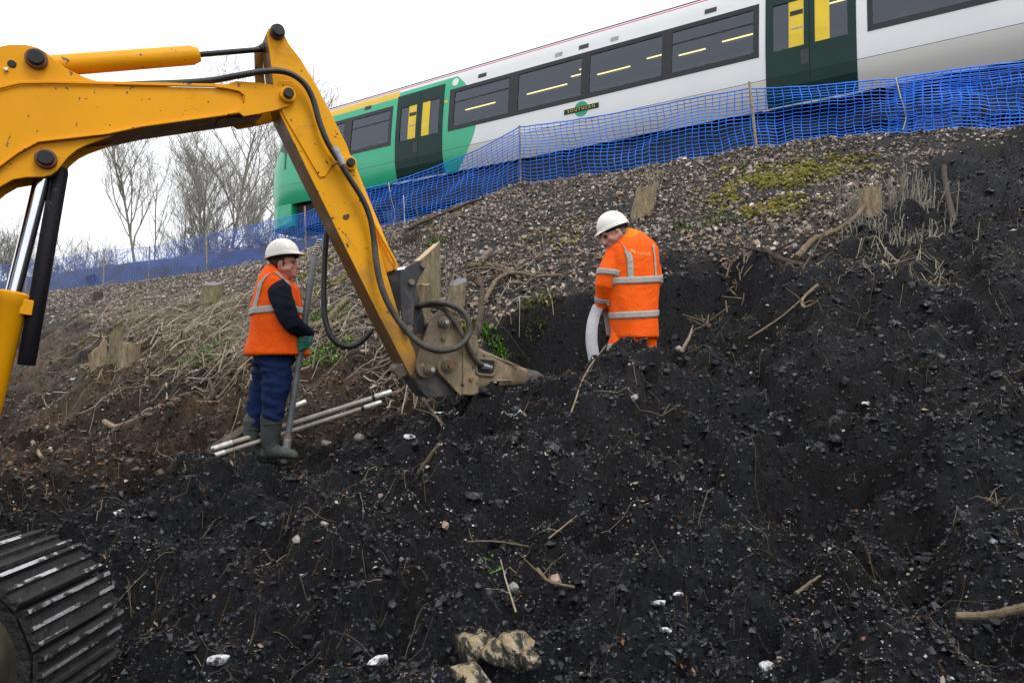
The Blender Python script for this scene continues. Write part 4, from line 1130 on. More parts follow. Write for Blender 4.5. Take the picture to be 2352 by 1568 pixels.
def carriage(x0, x1, bands, doors, nose):
    """body shell with real openings; bands: (a,b), doors: (a,b)"""
    xs = {x0, x1}
    for a, b in bands + doors: xs |= {a, b}
    k = x0
    while k < x1: xs.add(round(k, 3)); k += 0.6
    if nose:
        for d in (0.0, 0.06, 0.16, 0.32, 0.55, 0.85, 1.2, 1.6): xs.add(x0 + d)
    xs = sorted(xs)
    def inset(x):
        if not nose: return 0.0
        return 0.62 * max(0, 1 - ((x - x0) / 1.5)) ** 2.4 if x < x0 + 1.5 else 0.0
    def drop(x, z):
        if not nose: return z
        d = max(0, 1 - (x - x0) / 1.5)
        return z - d ** 2.2 * 0.55 * max(0, (z - 1.6) / 2.1) - 0.0
    def side(x, z): return Vector((x + (0.30 * max(0, (z - 1.9) / 1.8) ** 1.5 * max(0, 1 - (x - x0) / 1.5) if nose else 0), off(z) + inset(x), drop(x, z)))
    roofp = [(3.84, .34), (3.90, .62), (3.935, 1.0), (3.945, 1.4)]
    m = MB(); zs = _pz; row = {}
    V = []; F = []
    cols = []
    for x in xs:
        near = [side(x, z) for z in zs]
        rf = [Vector((near[-1].x, o_ + inset(x), drop(x, z_))) for z_, o_ in roofp[1:]]
        far = [Vector((q.x, FULL - q.y, q.z)) for q in reversed(rf[:-1])] + [Vector((q.x, FULL - q.y, q.z)) for q in reversed(near)]
        ring = near + rf + far
        cols.append(ring)
    n = len(cols[0]); V = [tuple(q) for r in cols for q in r]
    nz = len(zs)
    def hole(i, k):
        xm = (xs[i] + xs[i + 1]) * 0.5
        kk = k if k < nz - 1 else -1           # openings on the near side only
        if not (0 <= kk < nz - 1): return False
        zm = (zs[kk] + zs[kk + 1]) * 0.5
        for a, b in bands:
            if a < xm < b and 2.08 < zm < 3.27: return True
        for a, b in doors:
            if a < xm < b and zm < 3.50: return True
        return False
    for i in range(len(xs) - 1):
        for k in range(n - 1):
            if not hole(i, k): F.append((i * n + k, i * n + k + 1, (i + 1) * n + k + 1, (i + 1) * n + k))
    F.append(tuple(range(n))); e = (len(xs) - 1) * n; F.append(tuple(e + k for k in range(n - 1, -1, -1)))
    m.add(V, F)
    body = tl('carriage_body', m, 'train_livery', TR, True)
    # floor and far lining, ceiling
    m = MB(); m.box(((x0 + x1) / 2 + 0.6, FULL / 2, 1.16), ((1, 0, 0), (0, 1, 0), (0, 0, 1)), ((x1 - x0) / 2 - 0.7, FULL / 2 - 0.16, 0.03)); tl('floor', m, 'under_dark', body)
    m = MB(); m.box(((x0 + x1) / 2 + 0.6, FULL / 2, 3.52), ((1, 0, 0), (0, 1, 0), (0, 0, 1)), ((x1 - x0) / 2 - 0.7, FULL / 2 - 0.26, 0.02)); tl('ceiling_panel', m, 'interior_grey', body)
    return body
def panel(a, b, z0, z1, out, thick, holes=(), mat='window_frame_black', name='window_frame', parent=None, far=False):
    """a plate bent to the body side between a..b and z0..z1, with rectangular holes"""
    xs = sorted({a, b} | {h[0] for h in holes} | {h[1] for h in holes}); zz = sorted({z0, z1} | {h[2] for h in holes} | {h[3] for h in holes} | {z for z in _pz if z0 < z < z1})
    m = MB()
    def q(x, z, d):
        y = off(z) - out + d; return (x, FULL - y if far else y, z)
    V = []; F = []
    nz = len(zz)
    for d in (0, thick):
        for x in xs:
            for z in zz: V.append(q(x, z, d))
    L = len(xs) * nz
    def solid(i, k):
        if not (0 <= i < len(xs) - 1 and 0 <= k < nz - 1): return False
        xm, zm = (xs[i] + xs[i + 1]) / 2, (zz[k] + zz[k + 1]) / 2
        return not any(h[0] < xm < h[1] and h[2] < zm < h[3] for h in holes)
    for i in range(len(xs) - 1):
        for k in range(nz - 1):
            if not solid(i, k): continue
            c = [i * nz + k, (i + 1) * nz + k, (i + 1) * nz + k + 1, i * nz + k + 1]
            F.append(tuple(c)); F.append(tuple(L + j for j in reversed(c)))
            for (di, dk, e0, e1) in ((-1, 0, 3, 0), (1, 0, 1, 2), (0, -1, 0, 1), (0, 1, 2, 3)):
                if not solid(i + di, k + dk): F.append((c[e1], c[e0], L + c[e0], L + c[e1]))
    m.add(V, F); return tl(name, m, mat, parent or TR)
def train():
    L = S1 - S0
    bands = [(su(690), su(893)), (su(1026), su(1756)), (su(2012), L - 0.9)]
    doors = [(su(903), su(1013)), (su(1771), su(1986))]
    body = carriage(0, L, bands, doors, True)
    panes = [[(su(705), su(780)), (su(798), su(886))], [(su(1038), su(1166)), (su(1188), su(1336)), (su(1356), su(1526)), (su(1550), su(1742))], [(su(2025), su(2300)), (su(2330), L - 1.0)]]
    for far in (False,):
        for (a, b), ps in zip(bands, panes):
            hs = [(c, d, 2.20, 3.16) for c, d in ps]
            w = panel(a, b, 2.08, 3.27, 0.006, 0.04, hs, parent=TR, far=far)
            for c, d in ps:
                panel(c, d, 2.20, 3.16, -0.012, 0.008, mat='tinted_glass', name='window_pane', parent=w, far=far)
                if not far and (c, d) in (ps[0], ps[-1]):
                    panel(c, d, 2.86, 2.885, 0.0, 0.012, mat='window_frame_black', name='window_bar', parent=w)
        for a, b in doors:
            w = b - a; mid = a + w * 0.5
            hs = [(a + w * .09, a + w * .44, 2.12, 3.12), (a + w * .56, a + w * .91, 2.12, 3.12)]
            dl = panel(a + 0.004, mid - 0.004, 0.98, 3.50, 0.012, 0.05, hs[:1], 'door_green', 'door', TR, far)
            dr = panel(mid + 0.004, b - 0.004, 0.98, 3.50, 0.012, 0.05, hs[1:], 'door_green', 'door', TR, far)
            for dd, h in ((dl, hs[0]), (dr, hs[1])):
                panel(h[0], h[1], h[2], h[3], -0.008, 0.008, mat='tinted_glass', name='door_pane', parent=dd, far=far)
            if not far:
                for dd, c, d in ((dl, a + w * .27, a + w * .44), (dr, a + w * .56, a + w * .72)):
                    panel(c, d, 2.13, 3.11, 0.004, 0.006, mat='door_yellow', name='yellow_edge', parent=dd)
                panel(a + w * .285, a + w * .43, 2.80, 2.90, 0.008, 0.003, mat='window_frame_black', name='door_sticker', parent=dl)
                panel(a + w * .30, a + w * .43, 2.50, 2.53, 0.008, 0.003, mat='coupling', name='door_button', parent=dl)
                panel(a + w * .40, a + w * .49, 1.72, 2.02, 0.015, 0.003, mat='grille_dark', name='door_step_plate', parent=dl)
                panel(b - 0.02 + 0.05, b + 0.12, 2.92, 2.99, 0.006, 0.01, mat='door_yellow', name='door_lamp', parent=TR) if a < 8 else None
                m = MB(); m.box(((a + b) / 2, 0.08, 0.95), ((1, 0, 0), (0, 1, 0), (0, 0, 1)), (w * 0.55, 0.05, 0.02)); tl('door_step', m, 'coupling', TR)
    # yellow grab rails and seats seen through the windows
    for a, b, z in ((su(1050), su(1120), 2.62), (su(1195), su(1290), 2.62), (su(1300), su(1330), 2.78), (su(1362), su(1440), 2.66), (su(1480), su(1522), 2.74), (su(1556), su(1620), 2.62), (su(1660), su(1735), 2.68), (su(1320), su(1333), 2.9), (su(1915), su(1965), 2.9), (su(990), su(1002), 2.7)):
        m = MB(); m.tube([(a, 0.34, z + .1), (b, 0.34, z + .1)], 0.016, 8); tl('reading_lamp', m, 'lamp_warm', TR, True)
        m = MB(); m.tube([(a + .1, 0.30, z + .03), (b - .05, 0.30, z + .03)], 0.010, 6); tl('grab_rail', m, 'door_yellow', TR, True)
    k = 3.2
    while k < L - 1.2:
        if not any(a - 0.4 < k < b + 0.4 for a, b in doors):
            for y in (0.55, 2.25):
                m = MB(); m.box((k, y, 1.6), ((1, 0, 0), (0, 1, 0), (0, 0, 1)), (0.24, 0.42, 0.08)).box((k + 0.22, y, 1.95), ((1, 0, 0), (0, 1, 0), (0, 0, 1)), (0.06, 0.42, 0.42)); tl('seat', m, 'seat_dark', TR, False, 0.03)
        k += 0.95
    # ventilation grilles over the windows
    for u in (832, 1100, 1339, 1640):
        a = su(u); panel(a - 0.13, a + 0.13, 3.38, 3.49, 0.006, 0.01, mat='grille_dark', name='vent_grille')
    for u in (1280, 1412):
        a = su(u); panel(a - 0.10, a + 0.10, 3.36, 3.46, 0.006, 0.01, mat='coupling', name='side_lamp')
    # round emblem over the first window and the name board
    def disc(x, z, r, out, mat, name, parent=TR):
        m = MB(); V = [(x + r * math.cos(t), off(z + r * math.sin(t)) - out, z + r * math.sin(t)) for t in np.linspace(0, 2 * math.pi, 33)[:-1]]
        m.add(V, [tuple(range(32))]); return tl(name, m, mat, parent)
    disc(su(1037), 3.46, 0.11, 0.006, 'helmet_white', 'round_emblem')
    xb = su(1338); zb = 1.86
    disc(xb, zb, 0.185, 0.005, 'sign_green', 'roundel')
    nb = panel(xb - 0.46, xb + 0.46, zb - 0.062, zb + 0.062, 0.009, 0.004, mat='door_green', name='name_board')
    tc = bpy.data.curves.new('t', 'FONT'); tc.body = 'SOUTHERN'; tc.size = 0.105; tc.align_x = 'CENTER'; tc.align_y = 'CENTER'; tc.space_character = 1.5
    to = bpy.data.objects.new('t', tc); COL.objects.link(to)
    me = bpy.data.meshes.new_from_object(to.evaluated_get(bpy.context.evaluated_depsgraph_get())); bpy.data.objects.remove(to)
    lo = bpy.data.objects.new('name_letters', me); COL.objects.link(lo); lo.parent = nb; me.materials.clear(); me.materials.append(MATS['door_yellow'])
    tag(lo, kind='stuff'); lo.location = (xb, off(zb) - 0.014, zb); lo.rotation_euler = (R(90), 0, 0)
    # cab side window, lamp, apron and coupler
    m = MB(); q = [(0.62, 2.15), (1.25, 2.12), (1.25, 3.0), (0.98, 3.05), (0.70, 2.75)]
    def sidey(x, z): return off(z) + 0.62 * max(0, 1 - x / 1.5) ** 2.4
    m.add([(x + 0.1, sidey(x, z) - 0.02, z) for x, z in q], [tuple(range(5))]); tl('cab_window', m, 'window_frame_black', TR)
    m = MB(); m.box((-0.03, FULL / 2, 2.55), ((1, 0, 0), (0, 1, 0), (0.25, 0, 1)), (0.03, 0.62, 0.45)); tl('windscreen', m, 'window_frame_black', TR, False, 0.03)
    for s in (-1, 1):
        m = MB(); m.ellipsoid((0.02, FULL / 2 + s * 0.62, 1.55), ((0.05, 0, 0), (0, 0.13, 0), (0, 0, 0.08))); tl('headlight', m, 'helmet_white', TR, True)
    rings = []
    for z, g in ((0.28, 0.10), (0.45, 0.03), (0.75, 0.0), (1.02, 0.0)):
        rings.append([(0.05 + g, 0.75, z), (0.30, 0.42, z), (0.75, 0.20, z), (1.5, 0.12 + g, z), (1.5, FULL - 0.12 - g, z), (0.75, FULL - 0.2, z), (0.30, FULL - .42, z), (0.05 + g, FULL - .75, z)])
    m = MB(); V = [p_ for r in rings for p_ in r]; F = []
    for i in range(3):
        for k in range(8):
            F.append((i * 8 + k, i * 8 + (k + 1) % 8, (i + 1) * 8 + (k + 1) % 8, (i + 1) * 8 + k))
    F += [tuple(range(8)), tuple(24 + k for k in range(7, -1, -1))]
    m.add(V, F); tl('front_apron', m, 'train_green', TR, False, 0.04)
    m = MB(); m.box((-0.25, FULL / 2, 0.75), ((1, 0, 0), (0, 1, 0), (0, 0, 1)), (0.3, 0.16, 0.14)); tl('coupler', m, 'under_dark', TR, False, 0.03)
    # underframe gear and bogies
    for (a, b, z0, z1, d) in ((6.05, 9.5, .20, .97, .25), (9.4, 11.3, .15, .965, .22), (11.2, 14.7, .2, .96, .3), (14.6, L - 5.3, .18, .955, .35), (1.6, 2.5, .25, .97, .3), (L - 1.85, L + 0.7, .15, .97, .3)):
        m = MB(); m.box(((a + b) / 2, FULL / 2, (z0 + z1) / 2), ((1, 0, 0), (0, 1, 0), (0, 0, 1)), ((b - a) / 2, FULL / 2 - d, (z1 - z0) / 2)); tl('equipment_case', m, 'under_dark', TR, False, 0.04)
    for xb_ in (4.3, L - 3.6):
        m = MB()
        for y in (0.55, FULL - 0.55): m.box((xb_, y, 0.58), ((1, 0, 0), (0, 1, 0), (0, 0, 1)), (1.6, 0.09, 0.14))
        m.box((xb_, FULL / 2, 0.55), ((1, 0, 0), (0, 1, 0), (0, 0, 1)), (1.9, 0.75, 0.40)); bg = tl('bogie', m, 'under_dark', TR, False, 0.03)
        for dx in (-1.2, 1.2):
            for y in (0.62, FULL - 0.62):
                m = MB(); m.tube([(xb_ + dx, y - .07, .42), (xb_ + dx, y + .07, .42)], 0.42, 32); tl('wheel', m, 'pin_dark', bg, True)
    for y in (0.30, FULL - 0.30):
        m = MB(); m.tube([(1.3, y, 3.815), (L, y, 3.815)], 0.034, 8); tl('roof_gutter', m, 'roof_blue', TR, True)
    # the next carriage
    b2 = [(L + 1.0, L + 4.2), (L + 6.4, L + 13.8)]; d2 = [(L + 4.4, L + 6.1), (L + 14.0, L + 15.7)]
    carriage(L + 0.5, L + 20, b2, d2, False)
    for a, b in b2:
        w = panel(a, b, 2.08, 3.27, 0.006, 0.04, [(a + 0.2, b - 0.2, 2.2, 3.16)]); panel(a + .2, b - .2, 2.2, 3.16, -0.012, 0.008, mat='tinted_glass', name='window_pane', parent=w)
    for a, b in d2: panel(a + .004, b - .004, 0.98, 3.50, 0.012, 0.05, [(a + .2, b - .2, 2.12, 3.12)], 'door_green', 'door', TR)
    m = MB(); m.box((L + 0.25, FULL / 2, 2.2), ((1, 0, 0), (0, 1, 0), (0, 0, 1)), (0.27, 1.05, 1.2)); tl('gangway_bellows', m, 'under_dark', TR)
    m = MB(); m.box((L + 10.2, FULL / 2, .58), ((1, 0, 0), (0, 1, 0), (0, 0, 1)), (9.6, 1.0, .40)); tl('equipment_case', m, 'under_dark', TR)
train()

# ================================================================== MESH FENCE
FTOP = [(-500, 655), (-200, 630), (0, 610), (100, 601), (240, 577), (345, 569), (475, 541), (640, 505), (700, 490), (850, 432), (900, 420), (1000, 385), (1100, 345), (1195, 293), (1300, 280), (1400, 264), (1500, 246), (1600, 226), (1722, 205), (1860, 200), (2050, 183), (2200, 160), (2352, 143), (2800, 100)]
def fence():
    uu = [c[0] for c in CREST]; vv = [c[1] for c in CREST]; dd = [c[2] for c in CREST]
    fu = [c[0] for c in FTOP]; fv = [c[1] for c in FTOP]
    root = empty('mesh_fence', P(1195, 415, 12.9)); tag(root, 'sagging blue plastic mesh fence on wooden stakes along the embankment crest', 'fence')
    us = [-480]
    # walk along the crest in even steps
    def base_pt(u):
        d = float(np.interp(u, uu, dd)); q = P(u, float(np.interp(u, uu, vv)), d)
        return Vector((q.x, q.y, Hs(q.x, q.y)))
    def top_pt(u): return P(u, float(np.interp(u, fu, fv)), float(np.interp(u, uu, dd)))
    fine = np.arange(-480, 2790, 2.0); pts = np.array([tuple(P(u, float(np.interp(u, uu, vv)), float(np.interp(u, uu, dd)))) for u in fine])
    L = np.concatenate([[0], np.cumsum(np.linalg.norm(np.diff(pts, axis=0), axis=1))])
    step = 0.062; ncol = int(L[-1] / step); ucol = np.interp(np.arange(ncol) * step, L, fine)
    rows = 17
    def net(name, ucol, push, seed, sag):
        bx = np.array([tuple(base_pt(u)) for u in ucol]); tp = np.array([tuple(top_pt(u)) for u in ucol])
        n = len(ucol); l = np.arange(n) * step
        t = np.linspace(0, 1, rows + 1)
        G = bx[:, None, :] * (1 - t)[None, :, None] + tp[:, None, :] * t[None, :, None]
        G[:, :, 2] += 0.01
        # sway: folds along and across
        T, Lx = np.meshgrid(t, l)
        amp = np.sin(T * math.pi) * 0.16 * sag
        w = amp * (1.2 * vnoise(Lx * 0.9 + T * 1.5, T * 1.6, seed) + 0.8 * vnoise(Lx * 2.2 - T * 3.2, T * 2.5, seed + 1)) + 0.02 * vnoise(Lx * 6, T * 9, seed + 2)
        sl = 0.10 * sag * vnoise(Lx * 0.7, T * 2.0, seed + 3) + 0.05 * vnoise(Lx * 1.5, T * 4 + 3, seed + 4)
        vz = 0.05 * sag * np.sin(T * math.pi) * vnoise(Lx * 0.8 + 5, T * 3, seed + 5) + 0.007 * vnoise(Lx * 5, T * 14, seed + 6)
        nx = -np.gradient(bx[:, 1]); ny = np.gradient(bx[:, 0]); ln = np.hypot(nx, ny); nx /= ln; ny /= ln
        tx, ty = ny, -nx
        G[:, :, 0] += (nx[:, None] * (w + push) + tx[:, None] * sl); G[:, :, 1] += (ny[:, None] * (w + push) + ty[:, None] * sl); G[:, :, 2] += vz
        V = []; F = []
        far_ = np.clip(15.0 / np.maximum(bx[:, 1], 1), 0.55, 1.0)
        def strand(path, r):
            # square tube, vectorised
            k = len(path); d = np.gradient(path, axis=0); d /= np.maximum(np.linalg.norm(d, axis=1, keepdims=True), 1e-9)
            a = np.cross(d, np.array([0.3, -0.9, 0.25])); a /= np.linalg.norm(a, axis=1, keepdims=True); b = np.cross(d, a)
            off_ = sum(len(x) for x in V)
            r = np.asarray(r, float); r = r[:, None] if r.ndim else r
            ring = np.stack([path + r * (a * ca + b * cb) for ca, cb in ((1, 1), (-1, 1), (-1, -1), (1, -1))], 1).reshape(-1, 3)
            V.append(ring)
            i = np.arange(k - 1)[:, None] * 4; c = np.arange(4)[None]
            F.append((np.stack([i + c, i + (c + 1) % 4, i + 4 + (c + 1) % 4, i + 4 + c], -1).reshape(-1, 4)) + off_)
        for j in range(rows + 1): strand(G[:, j, :], far_ * (0.0052 if j not in (0, rows) else 0.008))
        for i in range(0, n, 2): strand(G[i], 0.0045 * far_[i])
        me = fastmesh(name, np.vstack(V), np.vstack(F), False)
        return link(name, me, 'net_blue', root)
    net('netting', ucol, 0.0, 200, 1.0)
    k = ucol > 2040
    net('netting', ucol[k], 0.10, 300, 1.5)
    # stakes: (u, v top, leaning du, thickness)
    for u, vt, du, r in ((1196, 289, -3, 0.019), (1737, 188, -16, 0.023), (703, 474, -3, 0.022), (476, 538, -2, 0.026), (342, 566, 2, 0.026), (238, 572, 1, 0.024), (2420, 118, 10, 0.024), (60, 600, 0, 0.028), (-180, 615, 0, 0.028)):
        b = base_pt(u); d = float(np.interp(u, uu, dd)); t = P(u + du, vt, d)
        b = b - (t - b).normalized() * 0.25
        m = MB(); m.tube([b, b.lerp(t, .5), t], [r, r, r * .96], 9); m.build('stake', 'stake_wood', root, True)
    b = base_pt(931); t = P(927, 450, 14.3); m = MB(); m.tube([b - UP * .2, t], 0.011, 8); m.build('steel_pin', 'helmet_white', root, True)
    for u in (2055, 893):
        b, t = base_pt(u), top_pt(u)
        m = MB(); m.tube(smoothpath([t + Vector((0, -.03, 0.02)), t.lerp(b, .35) + Vector((0.06, -.05, 0)), t.lerp(b, .7) + Vector((0.14, -.06, 0)), b + Vector((0.1, -.05, 0.02))]), 0.008, 6); m.build('tie_cord', 'cord_yellow', root, True)
fence()
# ================================================================== PEOPLE
def head(name, c, fwd, up, k, hair, helmet_tilt, label, cat):
    """head with face, neck stub; returns builder frame"""
    f = Vector(fwd).normalized(); s = Vector(up).cross(f).normalized(); u = f.cross(s).normalized()
    def L(a, b, d): return Vector(c) + (f * a + s * b + u * d) * k
    m = MB()
    m.ellipsoid(L(-.005, 0, .025), (f * .100 * k, s * .079 * k, u * .112 * k))
    m.ellipsoid(L(.030, 0, -.055), (f * .066 * k, s * .061 * k, u * .080 * k))
    m.ellipsoid(L(.066, 0, -.108), (f * .032 * k, s * .034 * k, u * .026 * k))
    m.capsule([L(.045, .052, -.06), L(-.01, .062, -.05)], .026 * k); m.capsule([L(.045, -.052, -.06), L(-.01, -.062, -.05)], .026 * k)
    m.capsule([L(.086, 0, .012), L(.104, 0, -.018), L(.112, 0, -.040)], [.012 * k, .014 * k, .018 * k], 10)
    m.capsule([L(.084, .040, .022), L(.093, 0, .020), L(.084, -.040, .022)], .013 * k, 10)
    m.capsule([L(.082, .022, -.074), L(.095, 0, -.073), L(.082, -.022, -.074)], .011 * k, 10)
    m.capsule([L(.080, .020, -.088), L(.090, 0, -.088), L(.080, -.020, -.088)], .011 * k, 10)
    for e in (-1, 1):
        m.ellipsoid(L(-.012, .080 * e, -.018), ((f * .9 + s * e * .3 + u * .1) * .026 * k, s * .012 * k, u * .036 * k), 12, 8)
        m.ellipsoid(L(.062, .040 * e, -.035), (f * .028 * k, s * .026 * k, u * .024 * k), 10, 6)
    return m, L, (f, s, u)
def helmet(c, f, s, u, k, parent, mat='helmet_white', peak_mat=None):
    V = []; F = []; n = 48; rings = 14
    for i in range(rings + 1):
        ph = (i / rings) * math.pi / 2
        for j in range(n):
            th = 2 * math.pi * j / n
            a, b = math.cos(th), math.sin(th)
            ridge = 1 + 0.02 * math.exp(-(b / 0.18) ** 2) * math.sin(ph)
            r = math.sin(ph) if i else 0.02
            V.append(c + f * (.138 * k * a * r) + s * (.112 * k * b * r) + u * (.136 * k * math.cos(ph) * ridge))
    for e, dz in ((0.006, -.012), (0.011, -.020)):
        for j in range(n):
            th = 2 * math.pi * j / n; a, b = math.cos(th), math.sin(th)
            pk = max(0, a) ** 3 * (.052 if e > .015 else .035)
            V.append(c + f * ((.138 + e + pk) * k * a) + s * ((.112 + e) * k * b) + u * ((dz - pk * 0.30) * k))
    for i in range(rings + 2):
        for j in range(n):
            j2 = (j + 1) % n; F.append((i * n + j, i * n + j2, (i + 1) * n + j2, (i + 1) * n + j))
    F.append(tuple(range(n - 1, -1, -1)))
    m = MB(); m.add(V, F)
    o = m.build('hard_hat', mat, parent, True)
    sd = o.modifiers.new('s', 'SOLIDIFY'); sd.thickness = 0.004; sd.offset = -1
    m = MB(); pts = [c + f * ((.140) * k * math.cos(t)) + s * (.114 * k * math.sin(t)) - u * .004 * k for t in np.linspace(0, 2 * math.pi, 41)]
    m.tube(pts, 0.005 * k, 6); m.build('hat_rim', mat, o, True)
    m = MB(); pts = [c + f * (.116 * k * math.cos(t)) + s * (.094 * k * math.sin(t)) - u * .020 * k for t in np.linspace(0, 2 * math.pi, 41)]
    m.tube(pts, 0.013 * k, 6, flat=2.0); m.build('hat_harness', 'strap_black', o, True)
    return o
def strip_on(target, path, width, name, parent, mat='reflective_grey', offs=0.006, side=None, n=10):
    """a tape laid on a garment: path of points, pressed onto the surface"""
    pts = [Vector(tuple(p)) for p in smoothpath(path, n)]
    V = []; F = []
    for i, p in enumerate(pts):
        d = (pts[min(i + 1, len(pts) - 1)] - pts[max(i - 1, 0)]).normalized()
        sd = side(i / (len(pts) - 1), d) if side else Vector((0, 0, 1))
        for q in (-.5, -.25, 0, .25, .5): V.append(p + sd * width * q)
    for i in range(len(pts) - 1):
        for k in range(4): F.append((i * 5 + k, i * 5 + k + 1, (i + 1) * 5 + k + 1, (i + 1) * 5 + k))
    m = MB(); m.add(V, F); o = m.build(name, mat, parent, True)
    w = o.modifiers.new('w', 'SHRINKWRAP'); w.target = target; w.wrap_method = 'NEAREST_SURFACEPOINT'; w.offset = offs; w.wrap_mode = 'OUTSIDE_SURFACE'
    bake(o)
    sdm = o.modifiers.new('s', 'SOLIDIFY'); sdm.thickness = 0.003; sdm.offset = 1
    o.data.polygons.foreach_set('use_smooth', np.ones(len(o.data.polygons), bool))
    return o

# ---- the man with the rod, in profile
FD = 5.6
def w1(u, v, d=0.0): return P(u, v, FD + d)
PX1 = FD / FPX
def man_with_rod():
    hc = w1(653, 606)
    fwd = Vector((0.97, 0.02, 0.10)); up = Vector((-0.10, 0, 1))
    m, L, (f, s, u) = head('h', hc, fwd, up, 0.98, None, 0, None, None)
    m.capsule([L(-.02, 0, -.05), w1(645, 650)], [.064, .070])
    # the body under the clothes, down to the ankles
    m.capsule([w1(640, 650), w1(636, 720), w1(634, 800), w1(632, 835)], [.10, .13, .13, .12])
    m.capsule([w1(640, 662, -.05), w1(640, 662, -.17), w1(668, 744, -.22), w1(702, 768, -.06)], [.06, .055, .045, .032])
    m.capsule([w1(640, 662, .05), w1(640, 662, .17), w1(668, 744, .2), w1(700, 800, .1)], [.06, .055, .045, .03])
    m.capsule([w1(634, 835, -.08), w1(632, 900, -.1), w1(622, 1000, -.1)], [.08, .065, .05]); m.capsule([w1(618, 835, .08), w1(604, 905, .07), w1(586, 1000, .03)], [.08, .065, .05])
    body = soft('person', m, 0.0082, 'skin', None, 3)
    tag(body, 'man in orange vest and white hard hat holding an upright grey rod', 'person', 'workers in orange')
    # hair
    m = MB(); m.ellipsoid(L(-.020, 0, .022), (f * .100, s * .083, u * .100)); m.ellipsoid(L(-.062, 0, -.045), (f * .052, s * .066, u * .058))
    hair = soft('hair', m, 0.008, 'hair_brown', body, 3, (0.004, 60, 3))
    m = MB(); m.capsule([L(.006, -.074, .0), L(.012, -.074, -.03)], .008); m.build('sideburn', 'hair_brown', body, True)
    m = MB()
    for e in (-1, 1): m.ellipsoid(L(.088, .034 * e, -.002), (f * .006, s * .010, u * .006), 10, 6)
    m.build('eyes', 'strap_black', body, True)
    hf = Vector((0.985, 0.0, 0.17)).normalized(); hs_ = Vector((0, 1, 0)); hu = hf.cross(hs_).normalized(); hu = hu if hu.z > 0 else -hu
    helmet(w1(649, 585), hf, hs_, hu, 0.99, body)
    # collar
    m = MB(); m.loft([(w1(646, 652), Vector((.095, 0, -.05)), Vector((0, .105, 0))), (w1(645, 634), Vector((.080, 0, -.05)), Vector((0, .082, 0)))], 24); soft('collar', m, 0.008, 'collar_grey', body, 2)
    # vest
    rows = [(627, 647, 19, .082), (634, 642, 29, .15), (645, 638, 37, .205), (665, 636, 44, .235), (695, 636, 50, .240), (730, 637, 53, .235), (770, 637, 60, .232), (800, 638, 67, .235), (816, 638, 70, .238)]
    m = MB(); m.loft([(w1(c, v), Vector((hw * PX1, 0, -0.05 * (v < 640) - 0.025 * (v < 660))), Vector((0, sd, 0))) for v, c, hw, sd in rows], 36, 2.4)
    vest = soft('safety_vest', m, 0.012, 'hi_vis_orange', body, 3, (0.020, 4.2, 21, (1, 1, .6)))
    # reflective tapes round the waist and over the shoulders
    ring = [w1(637, 716) + Vector((math.cos(t) * .24, math.sin(t) * .30, 0.02 * math.cos(t))) for t in np.linspace(0, 2 * math.pi, 25)]
    strip_on(vest, ring, 0.055, 'reflective_tape', body)
    for e in (-1, 1):
        strip_on(vest, [w1(602, 712, .17 * e), w1(608, 672, .17 * e), w1(618, 645, .15 * e), w1(636, 622, .14 * e), w1(660, 640, .14 * e), w1(676, 670, .15 * e), w1(686, 712, .16 * e)], 0.045, 'reflective_tape', body, side=lambda t, d: Vector((0, 1, 0)))
    # sleeves
    m = MB(); m.capsule([w1(641, 664, -.12), w1(643, 676, -.20), w1(655, 712, -.245), w1(670, 742, -.23), w1(690, 756, -.12), w1(708, 766, -.03)], [.088, .090, .082, .076, .062, .052], 18)
    soft('sleeve', m, 0.010, 'fleece_navy', body, 3, (0.016, 9, 5, (.6, 1, 1.6)))
    m = MB(); m.capsule([w1(641, 664, .12), w1(645, 680, .20), w1(665, 742, .22), w1(695, 790, .14)], [.088, .088, .075, .05], 16)
    soft('sleeve', m, 0.010, 'fleece_navy', body, 3, (0.014, 9, 6))
    # trousers
    m = MB(); m.loft([(w1(630, 806), Vector((.158, 0, 0)), Vector((0, .19, 0))), (w1(629, 836), Vector((.150, 0, 0)), Vector((0, .185, 0)))], 28)
    m.capsule([w1(635, 838, -.085), w1(636, 870, -.10), w1(632, 910, -.105), w1(627, 945, -.10), w1(624, 962, -.10)], [.118, .112, .098, .092, .086], 20)
    m.capsule([w1(617, 838, .085), w1(610, 870, .09), w1(601, 910, .07), w1(592, 955, .04), w1(588, 975, .03)], [.118, .112, .098, .088, .078], 20)
    soft('trousers', m, 0.011, 'work_blue', body, 3, (0.040, 7, 9, (1, 1, 1.9)))
    # boots, in one mesh each
    for (a, d, tu, tv, nm) in ((622, -.10, 676, 1044, 'near'), (582, .02, 622, 1056, 'far')):
        z0 = 0 if nm == 'near' else 12
        m = MB(); m.capsule([w1(a + 2, 955 + z0, d), w1(a, 985 + z0, d), w1(a - 1, 1015, d), w1(a, 1034, d)], [.084, .080, .070, .062], 18)
        m.loft([(w1(a - 20, 1040, d), Vector((0, .040, 0)), Vector((0, 0, .048))), (w1(a + 4, 1036, d), Vector((0, .052, 0)), Vector((0, 0, .062))), (w1((a + tu) / 2 + 8, tv - 4, d - .02), Vector((0, .056, 0)), Vector((0, 0, .046))), (w1(tu - 2, tv, d - .04), Vector((0, .048, 0)), Vector((0, 0, .036))), (w1(tu + 7, tv + 3, d - .045), Vector((0, .025, 0)), Vector((0, 0, .02)))], 18)
        b = soft('boot', m, 0.009, 'boot_grey', body, 3, (0.010, 9, 14))
        for vv in (958 + z0, 964 + z0, 972 + z0):
            mm = MB(); mm.tube([w1(a + 2, vv, d) + Vector((.085 * math.cos(t), .085 * math.sin(t), 0)) for t in np.linspace(0, 2 * math.pi, 25)], 0.004, 6); mm.build('boot_ridge', 'boot_grey', b, True)
